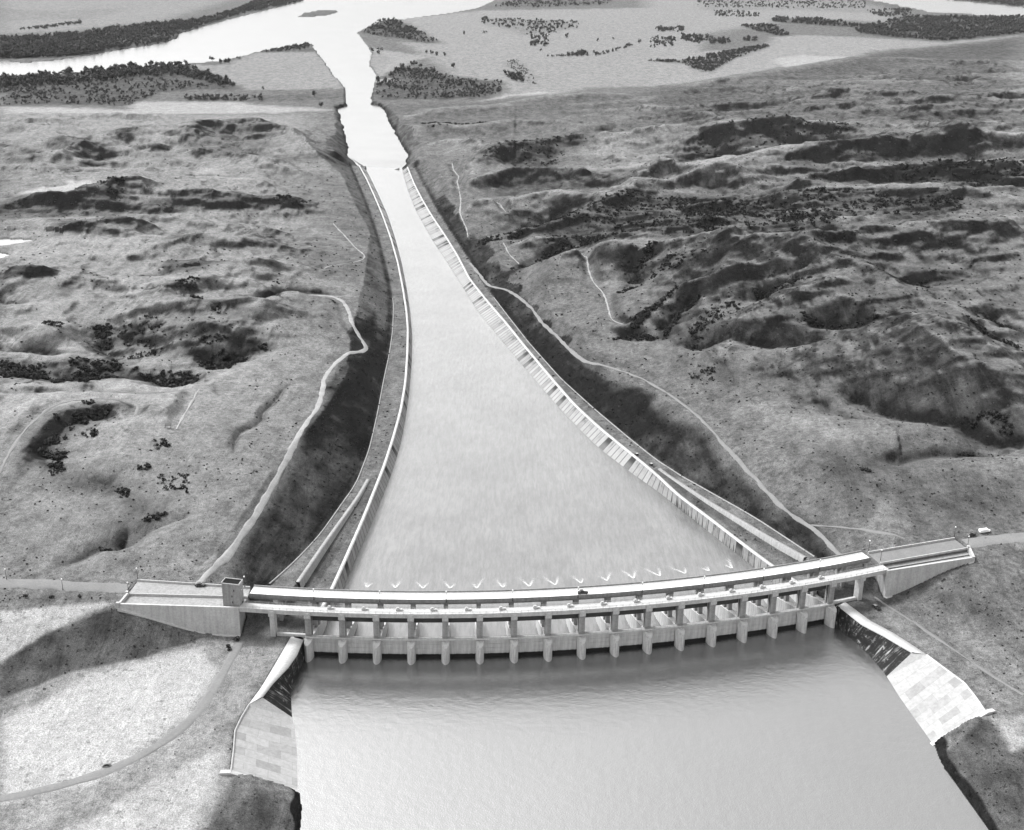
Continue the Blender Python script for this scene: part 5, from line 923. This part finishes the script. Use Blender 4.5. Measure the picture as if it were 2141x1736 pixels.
# ------------------------------------------------------------------ trees and shrubs
def blob_plant(seed, h, w, nleaf, size, trunk, tall=1.0):
    r = np.random.default_rng(seed); nb = r.integers(4, 8); V = []; Fc = []
    cen = np.c_[r.normal(0, w*.22, nb), r.normal(0, w*.22, nb), h*r.uniform(.35 if trunk else .25, .82, nb)]; rad_ = w*r.uniform(.22, .40, nb)
    for i in range(nleaf):
        k = r.integers(nb); d = r.normal(size=3); d /= np.linalg.norm(d); p = cen[k]+d*rad_[k]*r.uniform(.55, 1.08)*np.array([1, 1, tall]); p[2] = max(p[2], .08*h)
        a = r.normal(size=3); a = np.cross(d, a); a /= np.linalg.norm(a)+1e-9; b = np.cross(d, a); b = b+d*r.uniform(-.5, .5); s = size*r.uniform(.6, 1.3)
        m = len(V); V += [p-a*s-b*s*.6, p+a*s-b*s*.7, p+a*s*.7+b*s, p-a*s*.8+b*s*.8]; Fc.append((m, m+1, m+2, m+3))
    V = np.array(V); Fc = np.array(Fc)
    if trunk:
        mb = MB(); mb.tube((0, 0, -.5), (0, 0, h*.55), w*.045, w*.02, 6)
        for q in cen[:4]: mb.tube((0, 0, h*.3), tuple(q), w*.022, w*.008, 4)
        Fq = np.array([f for f in mb.f if len(f) == 4]); Fc = np.vstack([Fc, Fq+len(V)]); V = np.vstack([V, np.array(mb.v)])
    return V, Fc
def plant_mesh(name, d, mat): return mesh(name, d[0], d[1]) , mat
TREES = [blob_plant(100+k, 16, 11, 260, .95, True, 1.25) for k in range(6)]; TREES_LO = [blob_plant(140+k, 15, 12, 64, 1.6, True, 1.25) for k in range(6)]
SHRUBS = [blob_plant(200+k, 2.6, 4.2, 130, .34, False, .8) for k in range(6)]; SHRUBS_LO = [blob_plant(240+k, 2.6, 4.2, 34, .62, False, .8) for k in range(6)]
def scatter_px(v, poly, n, seed):                               # even over the ground, not over the picture
    P = march(px(v, poly)); r = np.random.default_rng(seed); lo, hi = P[:, :2].min(0), P[:, :2].max(0); out = []
    while len(out) < n:
        q = r.uniform(lo, hi, (max(200, n*3), 2)); k = inpoly(q[:, 0], q[:, 1], P); cl = fbm(q[:, 0], q[:, 1], 45, 2, seed % 97) > -.12
        out += list(q[k & (cl | (r.random(len(q)) < .25))])
        if len(q[k]) == 0: break
    return np.array(out[:n])
WOODS = [  # view, outline, number, label, size
 ('A', [(0, 215), (300, 205), (600, 165), (900, 135), (1100, 118), (1350, 55), (1450, 0), (1740, 0), (1400, 72), (1150, 142), (1000, 226), (780, 262), (560, 300), (330, 322), (0, 332)], 1500, 'leafy tree in the long wood on the far left river bank', 'trees in the wood across the river', 1.0),
 ('A', [(0, 270), (330, 290), (520, 275), (560, 300), (330, 323), (0, 333)], 260, 'leafy tree in the long wood on the far left river bank', 'trees in the wood across the river', 1.2),
 ('A', [(0, 445), (400, 405), (700, 380), (850, 362), (1050, 366), (1130, 405), (1250, 445), (1345, 495), (1250, 490), (1050, 440), (800, 430), (500, 470), (0, 500)], 420, 'leafy tree along the river edge of the wood on the near left bank', 'trees at the edge of the near left wood', 1.0),
 ('A', [(0, 470), (800, 430), (1300, 500), (1100, 505), (900, 525), (720, 598), (300, 588), (0, 598)], 330, 'low tree inside the wood on the near left bank', 'trees inside the near left wood', .55),
 ('A', [(1030, 545), (1480, 545), (1480, 570), (1030, 568)], 60, 'small tree in the hedge line below the left field', 'trees in the left hedge line', .6), ('A', [(1440, 300), (1740, 246), (1765, 270), (1600, 292)], 70, 'small tree on the point of land left of the river mouth', 'trees on the left point', .6),
 ('B', [(225, 185), (320, 118), (400, 108), (500, 152), (660, 236), (560, 241), (450, 220), (300, 205)], 260, 'tree on the dark wooded point right of the river mouth', 'trees on the right point', .7),
 ('B', [(430, 385), (650, 400), (750, 440), (1010, 462), (1015, 508), (950, 555), (560, 560), (310, 555), (300, 485)], 380, 'bushy tree in the thicket right of the outlet channel', 'trees in the thicket by the outlet', .55),
 ('B', [(430, 370), (480, 360), (640, 390), (640, 410), (520, 420), (430, 410)], 22, 'tall dark tree at the left corner of the thicket by the outlet', 'tall trees by the outlet thicket', .9), ('B', [(1010, 420), (1100, 410), (1140, 470), (1060, 450)], 22, 'dark tree in the clump on the flat right of the thicket', 'clump on the right flat', .9),
 ('B', [(1030, 350), (1100, 340), (1170, 400), (1210, 485), (1130, 460)], 60, 'low grey bush on the flat right of the thicket', 'grey bushes on the right flat', .35), ('B', [(1420, 300), (1500, 300), (1500, 318), (1380, 320)], 22, 'round tree in the hedge across the right flat', 'trees in the right hedge', .9), ('B', [(1250, 318), (1390, 312), (1390, 322), (1250, 322)], 14, 'small tree at the left end of the hedge across the right flat', 'small trees in the right hedge', .5), ('B', [(1530, 300), (1580, 296), (1640, 290), (1740, 250), (1740, 260), (1640, 305), (1540, 318)], 24, 'small tree at the right end of the hedge across the right flat', 'small trees at the hedge end', .7),
 ('B', [(900, 105), (1450, 125), (1450, 160), (1300, 190), (1150, 160), (1040, 165), (900, 140)], 110, 'tree in the belt across the far right flood plain', 'trees in the far belt', .8), ('B', [(1150, 160), (1280, 190), (1280, 265), (1180, 262), (1150, 200)], 40, 'tree in the clump below the far belt', 'clump below the far belt', .8), ('B', [(950, 38), (1100, 5), (1640, 5), (1600, 30), (1200, 44)], 120, 'far tree in the belt at the top of the view', 'trees in the topmost belt', .8),
 ('B', [(1880, 155), (2040, 155), (2040, 185), (1880, 180)], 40, 'tree in the row on the right flood plain', 'trees in the flood plain row', .8), ('B', [(1845, 215), (1990, 220), (1990, 265), (1845, 275)], 34, 'tree in the open grove on the right flood plain', 'trees in the open grove', .9), ('B', [(2030, 205), (2141, 210), (2141, 245), (2040, 240)], 36, 'tree in the dark grove on the right flood plain', 'trees in the dark grove', .9),
 ('C', [(215, 200), (340, 205), (480, 230), (480, 250), (380, 255), (230, 240)], 50, 'tree in the dark grove on the right flood plain', 'trees in the dark grove', .9), ('C', [(540, 148), (720, 142), (820, 200), (760, 205), (640, 178)], 80, 'tree in the slanting belt on the right flood plain', 'trees in the slanting belt', .9), ('C', [(560, 215), (630, 215), (640, 235), (560, 240)], 14, 'tree in the little copse above the triangular wood', 'trees in the copse', .8),
 ('C', [(0, 345), (200, 344), (500, 286), (688, 254), (696, 266), (500, 338), (370, 408), (300, 402), (200, 360)], 420, 'tree in the triangular wood on the right flat', 'trees in the triangular wood', .6),
 ('C', [(720, 102), (1000, 112), (1260, 148), (1500, 95), (2141, 97), (2141, 188), (1700, 234), (1400, 210), (1200, 188), (1190, 160), (720, 124)], 1300, 'tree in the big dark wood at the upper right', 'trees in the upper right wood', .95), ('C', [(1250, 60), (1500, 50), (1520, 90), (1300, 100)], 100, 'tree in the grey wood below the far river', 'trees below the far river', .8), ('C', [(300, 5), (1250, 5), (1250, 50), (700, 50), (300, 40)], 240, 'scattered far tree at the top right of the view', 'far scattered trees', .7), ('C', [(390, 60), (640, 75), (640, 100), (400, 95)], 50, 'tree in the thin belt at the upper right', 'trees in the thin belt', .8), ('C', [(1700, -5), (2141, -25), (2141, 38), (1900, 12)], 180, 'tree on the far bank at the top right corner', 'trees in the top right corner', .9),
 ('A', [(100, 170), (450, 125), (460, 135), (250, 170)], 40, 'tree in the thin row behind the far wood', 'trees behind the far wood', .8)]
SINGLES = [('A', 1200, 350, .9), ('A', 1245, 362, .9), ('A', 1270, 364, 1.0), ('A', 1295, 362, .9), ('A', 1350, 340, .7), ('A', 1285, 330, .7), ('A', 1775, 552, .9), ('A', 1810, 612, .7), ('A', 1690, 285, .8), ('A', 1485, 508, .5), ('B', 280, 300, .9), ('B', 330, 288, .9), ('B', 317, 310, .8), ('B', 588, 305, .8), ('B', 615, 310, .8), ('B', 645, 315, .9), ('B', 690, 320, .8), ('B', 742, 385, 1.0), ('B', 312, 470, .9), ('B', 356, 475, .9), ('B', 800, 198, .8), ('B', 915, 190, .8), ('B', 1375, 215, .9), ('B', 1385, 205, .8), ('B', 1555, 235, .7), ('B', 1235, 290, .6), ('B', 1640, 225, .6), ('B', 1790, 245, .8), ('B', 720, 72, .8)]
SHRUBP = [
 ('D', [(530, 885), (620, 880), (640, 970), (560, 990)], 34, 'dark shrub in the dense thicket at the head of the left gully', 'shrubs at the left gully head', 1.3), ('D', [(640, 900), (900, 870), (970, 910), (900, 1010), (780, 980), (690, 960)], 34, 'dark shrub scattered on the eroded slope left of the chute', 'shrubs on the left eroded slope', 1.0),
 ('D', [(0, 1095), (250, 1090), (270, 1150), (180, 1180), (0, 1190)], 95, 'dark shrub in the thicket along the left edge', 'shrubs at the left edge', 1.35), ('D', [(390, 1070), (520, 1075), (690, 1065), (690, 1100), (520, 1140), (410, 1130)], 50, 'dark shrub in the upper row of the left ravine', 'shrubs in the left ravine', 1.25), ('D', [(310, 1180), (520, 1150), (700, 1160), (520, 1225), (310, 1230)], 64, 'dark shrub in the lower row of the left ravine', 'shrubs in the lower left ravine', 1.2), ('D', [(750, 1100), (1050, 1100), (1130, 1165), (970, 1222), (880, 1160)], 72, 'dark shrub on the fan slope of the left ravine', 'shrubs on the fan slope', 1.2), ('D', [(1090, 1050), (1320, 1030), (1400, 1050), (1280, 1108), (1180, 1108)], 44, 'dark shrub in the short ravine near the left dirt road', 'shrubs in the short ravine', 1.2), ('D', [(1440, 1000), (1530, 990), (1500, 1015)], 8, 'dark shrub at the end of the short ravine near the left dirt road', 'shrubs at the ravine end', 1.1),
 ('D', [(1205, 860), (1250, 855), (1250, 890), (1210, 890)], 7, 'dark shrub clump on the knoll above the short ravine', 'shrubs on the knoll', 1.2), ('D', [(1060, 815), (1155, 820), (1150, 832), (1080, 830)], 7, 'dark shrub in the row on the crest left of the chute', 'shrubs on the crest', 1.0), ('D', [(1100, 990), (1180, 990), (1300, 1000), (1180, 1020)], 16, 'dark shrub between the two left ravines', 'shrubs between the ravines', .9), ('D', [(1000, 690), (1130, 690), (1140, 740), (1000, 745)], 18, 'dark shrub in the oval hollow left of the chute', 'shrubs in the oval hollow', 1.0), ('D', [(1500, 195), (1760, 195), (1750, 225), (1540, 225)], 26, 'shrub in the far hollow beside the chute end', 'shrubs in the far left hollow', 1.3), ('D', [(560, 140), (720, 130), (700, 230), (640, 230)], 24, 'shrub in the steep gully of the far left hill', 'shrubs in the far left gully', 1.4), ('D', [(700, 1040), (800, 1010), (960, 1010), (940, 1030), (760, 1045)], 14, 'dark shrub along the lip above the left ravine', 'shrubs on the ravine lip', 1.0), ('D', [(240, 910), (370, 920), (360, 950), (250, 945)], 16, 'shrub on the bank at the far left', 'shrubs on the far left bank', .9),
 ('G', [(240, 420), (300, 410), (300, 450), (250, 455)], 16, 'dark shrub in the round clump at the hollow, left plateau', 'shrubs in the round clump', 1.0), ('G', [(310, 430), (400, 420), (410, 480), (320, 490)], 22, 'dark shrub in the larger clump of the hollow, left plateau', 'shrubs in the larger clump', 1.0), ('G', [(290, 520), (390, 510), (400, 555), (310, 580)], 18, 'dark shrub in the lowest clump of the hollow, left plateau', 'shrubs in the lowest clump', .9), ('G', [(330, 340), (430, 330), (420, 370), (290, 400), (260, 395)], 18, 'dark shrub in the curved row of the hollow, left plateau', 'shrubs in the curved row', .9), ('G', [(400, 290), (430, 245), (560, 210), (700, 195), (690, 215), (560, 250), (440, 300)], 44, 'dark shrub in the long thicket along the scarp, left plateau', 'shrubs along the scarp', 1.0), ('G', [(520, 175), (600, 170), (600, 185), (520, 190)], 6, 'dark shrub at the top of the scarp, left plateau', 'shrubs at the scarp top', .8), ('G', [(340, 250), (370, 250), (370, 270), (340, 272)], 4, 'dark single bush left of the scarp', 'bushes left of the scarp', 1.0),
 ('G', [(870, 525), (930, 515), (925, 548), (880, 555)], 6, 'dark bush in the open middle of the left plateau', 'bushes in the middle plateau', .9), ('G', [(730, 620), (810, 625), (790, 680), (740, 690)], 12, 'dark bush in the hollow of the left plateau', 'bushes in the plateau hollow', .9), ('G', [(860, 835), (1040, 780), (1050, 800), (920, 860)], 14, 'dark bush along the lower ditch of the left plateau', 'bushes along the plateau ditch', .8), ('G', [(610, 1012), (700, 1000), (700, 1020), (610, 1030)], 6, 'dark bush at the ditch end above the left road', 'bushes at the ditch end', .7), ('G', [(960, 380), (1080, 390), (1070, 450), (970, 440)], 12, 'grey bush on the brow of the left plateau', 'bushes on the brow', .8), ('G', [(1000, 560), (1200, 590), (1220, 690), (950, 680)], 16, 'grey bush on the terraces of the left plateau', 'bushes on the terraces', .8), ('G', [(460, 320), (610, 310), (600, 350), (470, 350)], 10, 'grey bush behind the scarp hollow', 'bushes behind the hollow', .8),
 ('E', [(1320, 850), (1345, 785), (1450, 695), (1640, 655), (1630, 680), (1500, 705), (1425, 785), (1390, 850)], 80, 'dark shrub in the crescent gully right of the chute', 'shrubs in the crescent gully', 1.2), ('E', [(1440, 790), (1560, 760), (1800, 790), (1650, 830), (1480, 840)], 34, 'dark shrub inside the bowl right of the chute', 'shrubs in the bowl', 1.1), ('E', [(1255, 905), (1320, 880), (1420, 860), (1400, 880), (1290, 915)], 20, 'dark shrub at the outlet of the bowl', 'shrubs at the bowl outlet', .9),
 ('E', [(1330, 1150), (1350, 1095), (1480, 1000), (1650, 910), (1640, 960), (1480, 1060), (1400, 1130)], 90, 'dark shrub in the long wooded gully right of the chute', 'shrubs in the long gully', 1.2), ('E', [(1540, 1180), (1560, 1110), (1650, 1040), (1760, 965), (1770, 990), (1640, 1080), (1560, 1180)], 44, 'dark shrub in the narrow side gully right of the chute', 'shrubs in the side gully', 1.1), ('E', [(1700, 1180), (1850, 1060), (1950, 990), (2040, 1070), (1950, 1130), (1750, 1230)], 56, 'dark shrub scattered on the slope beyond the side gully', 'shrubs beyond the side gully', 1.0), ('E', [(1210, 1200), (1360, 1150), (1530, 1170), (1500, 1190), (1300, 1195)], 40, 'dark shrub along the gully mouth near the right dirt road', 'shrubs at the gully mouth', 1.0),
 ('F', [(450, 660), (560, 650), (800, 690), (700, 725), (500, 800), (440, 760)], 44, 'dark shrub in the hollow of the right hill', 'shrubs in the right hollow', 1.1), ('F', [(730, 890), (1000, 895), (1240, 910), (1000, 938), (740, 935)], 46, 'dark shrub in the straight band on the right hill', 'shrubs in the straight band', .9), ('F', [(1420, 600), (1530, 600), (1540, 690), (1430, 640)], 22, 'dark shrub in the small gully of the upper right hill', 'shrubs in the upper right gully', 1.0), ('F', [(1760, 935), (1900, 985), (2100, 1060), (2080, 1085), (1880, 1020)], 36, 'dark shrub in the straight draw at the right edge', 'shrubs in the right draw', 1.0), ('F', [(1820, 825), (2060, 900), (2141, 950), (2141, 975), (2000, 920)], 36, 'dark shrub in the draw under the long right ridge', 'shrubs under the right ridge', 1.0), ('F', [(40, 1140), (200, 1130), (190, 1220), (40, 1200)], 22, 'grey shrub patch beside the right dirt road', 'shrubs beside the right road', .7),
 ('H', [(1690, 250), (1950, 260), (2100, 360), (2100, 400), (1900, 320), (1700, 280)], 22, 'dark bush in the ravine at the right edge above the bridge', 'bushes in the right ravine', 1.1), ('H', [(1680, 458), (1790, 455), (1790, 472), (1680, 475)], 6, 'dark bush in the shallow draw above the right abutment', 'bushes in the shallow draw', .9), ('H', [(990, 635), (1050, 640), (1050, 655), (1000, 655)], 4, 'dark lone bush on the bare slope above the right abutment', 'lone bushes on the bare slope', .9),
 ('E', [(600, 745), (760, 650), (860, 560), (1200, 560), (1300, 600), (1000, 635), (750, 700)], 150, 'shrub in the dark ravine behind the first right ridge', 'shrubs behind the first right ridge', 1.2), ('E', [(370, 575), (430, 550), (700, 540), (560, 580), (420, 590)], 44, 'shrub in the dark wedge near the chute on the right', 'shrubs in the right wedge', 1.2), ('E', [(330, 530), (600, 475), (1000, 400), (1350, 310), (2000, 320), (2141, 460), (1900, 560), (1450, 520), (800, 520)], 330, 'shrub on the broken dark ground right of the chute', 'shrubs on the broken ground', 1.3), ('F', [(0, 80), (600, 110), (1000, 80), (1760, 95), (1760, 165), (1500, 205), (1000, 210), (850, 290), (0, 340)], 380, 'shrub on the dark brushy ground of the right hills', 'shrubs on the right brush land', 1.4), ('F', [(200, 365), (500, 330), (900, 280), (1040, 345), (700, 375), (500, 405)], 110, 'shrub in the brush below the upper right hill', 'shrubs below the upper right hill', 1.4), ('C', [(1400, 985), (1750, 945), (2141, 945), (2141, 1090), (1650, 1065), (1400, 1080)], 170, 'shrub on the dark upper right escarpment', 'shrubs on the escarpment', 1.6), ('C', [(200, 840), (500, 770), (950, 745), (1340, 745), (1100, 835), (700, 870), (350, 920)], 110, 'shrub on the upper right slope', 'shrubs on the upper right slope', 1.5), ('B', [(850, 970), (1060, 850), (1400, 810), (1500, 850), (1250, 960), (1000, 960)], 80, 'shrub on the dark hill right of the chute end', 'shrubs on the dark hill', 1.4), ('B', [(520, 745), (620, 708), (820, 725), (960, 705), (940, 720), (700, 745)], 40, 'shrub in the dark streak beyond the chute end', 'shrubs beyond the chute end', 1.6)]
FEWSHRUB = [((52, 1251), 'low dark bush beside the left road, leftmost of three'), ((109, 1251), 'low dark bush beside the left road, middle of three'), ((166, 1249), 'low dark bush beside the left road, rightmost of three'), ((480, 1355), 'small dark weed clump below the left wing wall, upper'), ((480, 1362), 'small dark weed clump below the left wing wall, lower'), ((498, 1340), 'small dark weed clump at the foot of the left wing wall')]
def place(kind, protos, protos_lo, specs, singles, limit, mat, stuffname, seed, dens=1.0, shrink=1.0):
    rows = []; r = np.random.default_rng(seed)
    for v, poly, n, label, group, size in specs:
        q = scatter_px(v, poly, int(n*dens), seed+len(rows)); size = size*shrink
        for p in q: rows.append((p[0], p[1], size*r.uniform(.6, 1.35), label, group))
    for p, size, label, group in singles: rows.append((p[0], p[1], size, label, group))
    X = np.array([(a[0], a[1]) for a in rows]); z = hgt(X[:, 0], X[:, 1])
    ok = np.ones(len(rows), bool)
    if kind == 'tree': ok = z > RIVZ+.3
    inn = inpoly(X[:, 0], X[:, 1], np.vstack([lcop, rcop[::-1]])); ok &= ~inn
    show = np.array([a[2] for a in rows])/np.hypot(X[:, 0], X[:, 1]); order = [i for i in np.argsort(-show) if ok[i]]
    mes = [mesh(kind, *d) for d in protos]
    for m in mes: m.materials.append(mat)
    for i in order[:limit]:
        a = rows[i]; o = bpy.data.objects.new(kind, mes[int(r.integers(len(mes)))]); COL.objects.link(o)
        o.location = (a[0], a[1], z[i]-.1); o.rotation_euler = (0, 0, r.uniform(0, 6.28)); s = a[2]; o.scale = (s*r.uniform(.85, 1.2), s*r.uniform(.85, 1.2), s*r.uniform(.85, 1.15)); tag(o, a[3], kind, a[4])
    V = []; Fl = []; off = 0
    for i in order[limit:]:
        a = rows[i]; pv, pf = protos_lo[int(r.integers(len(protos_lo)))]; t = r.uniform(0, 6.28); s = a[2]; c, sn = math.cos(t), math.sin(t)
        V.append(np.c_[(pv[:, 0]*c-pv[:, 1]*sn)*s+a[0], (pv[:, 0]*sn+pv[:, 1]*c)*s+a[1], pv[:, 2]*s*r.uniform(.85, 1.15)+z[i]-.1]); Fl.append(pf+off); off += len(pv)
    if V:
        o = obj(stuffname, mesh(stuffname, np.vstack(V), np.vstack(Fl)), mat)
        tag(o, 'the rest of the dark %ss, massed in woods and thickets farther off' % kind, 'far woodland' if kind == 'tree' else 'brush', None, 'stuff')
sng = [(spot(px(v, [(a, b)]))[0], s, 'lone tree standing clear of the woods on the open flood plain', 'lone trees on the flood plain') for v, a, b, s in SINGLES]
place('tree', TREES, TREES_LO, WOODS, sng, 300, M['leaf'], 'woodland', 301, 1.7, .72)
sng = [(spot([p])[0], .65, l, None) for p, l in FEWSHRUB]
place('shrub', SHRUBS, SHRUBS_LO, SHRUBP, sng, 300, M['shrub'], 'brushwood', 401, 1.45, .66)

# low sage and weed tufts over the grassland, beyond counting
r = np.random.default_rng(77); nT = 42000; rr_ = np.exp(r.uniform(math.log(290), math.log(2100), nT)); aa = np.radians(r.uniform(-27, 27, nT)); tx, ty = rr_*np.sin(aa), rr_*np.cos(aa)
ii = np.clip(np.searchsorted(rad, rr_), 0, NR-1); jj = np.clip(np.searchsorted(az, np.degrees(aa)), 0, NA-1); dk = dark.reshape(NR, NA)[ii, jj]; lt = light.reshape(NR, NA)[ii, jj]
cl = fbm(tx, ty, 40, 3, 501); ok = (r.random(nT) < .14+.75*np.clip(dk, 0, 1)+.35*(cl > .15)-.8*lt)
for Q in abut_poly+[approachL, approachR, reservoir_poly, np.vstack([lcop, rcop[::-1]])]: ok &= ~inpoly(tx, ty, Q)
for k_, P in ROADS.items(): ok &= pdist(tx, ty, P, 8)[0] > RW[k_]+.6
tz = hgt(tx, ty); bb_ = (np.degrees(np.arctan2(tx-AC[0], AC[1]-ty))-TB)/TA; dn_ = AR-np.hypot(tx-AC[0], ty-AC[1]); ok &= ~((bb_ > -2.2) & (bb_ < 18.2) & (dn_ > -8) & (dn_ < 45) & (ty < 700)); ok &= (tz > 1.2) | (ty > 560)
tx, ty, tz = tx[ok], ty[ok], tz[ok]; n = len(tx); sz = r.uniform(.25, .85, n)*np.clip(np.hypot(tx, ty)/750, .5, 1.5)
V = []; 
for k in range(3):
    a = r.uniform(0, math.pi, n); c, s_ = np.cos(a)*sz, np.sin(a)*sz; hh = sz*r.uniform(.6, 1.1, n); lx, ly = r.normal(0, .25, n)*sz, r.normal(0, .25, n)*sz
    V.append(np.stack([np.stack([tx-c, ty-s_, tz-.1], -1), np.stack([tx+c, ty+s_, tz-.1], -1), np.stack([tx+c*.7+lx, ty+s_*.7+ly, tz+hh], -1), np.stack([tx-c*.7+lx, ty-s_*.7+ly, tz+hh*.85], -1)], 1))
V = np.concatenate(V).reshape(-1, 3); o = obj('sage_tufts', mesh('sage_tufts', V, np.arange(len(V)).reshape(-1, 4)), M['sage']); tag(o, 'low dark sage and weed tufts dotting the grassland on both sides', 'ground cover', None, 'stuff')
# ------------------------------------------------------------------ the air: even haze round camera and land
hm = bpy.data.materials.new('haze'); hm.use_nodes = True; ht = hm.node_tree; ht.nodes.clear(); ho = ht.nodes.new('ShaderNodeOutputMaterial'); hv = ht.nodes.new('ShaderNodeVolumePrincipled')
hv.inputs['Color'].default_value = (.9, .9, .9, 1); hv.inputs['Density'].default_value = HAZE; hv.inputs['Anisotropy'].default_value = .2; ht.links.new(hv.outputs[0], ho.inputs['Volume'])
mb = MB(); mb.box((0, 0, 124), (26000, 26000, 402)); tag(mb.build('haze', hm), kind='stuff')
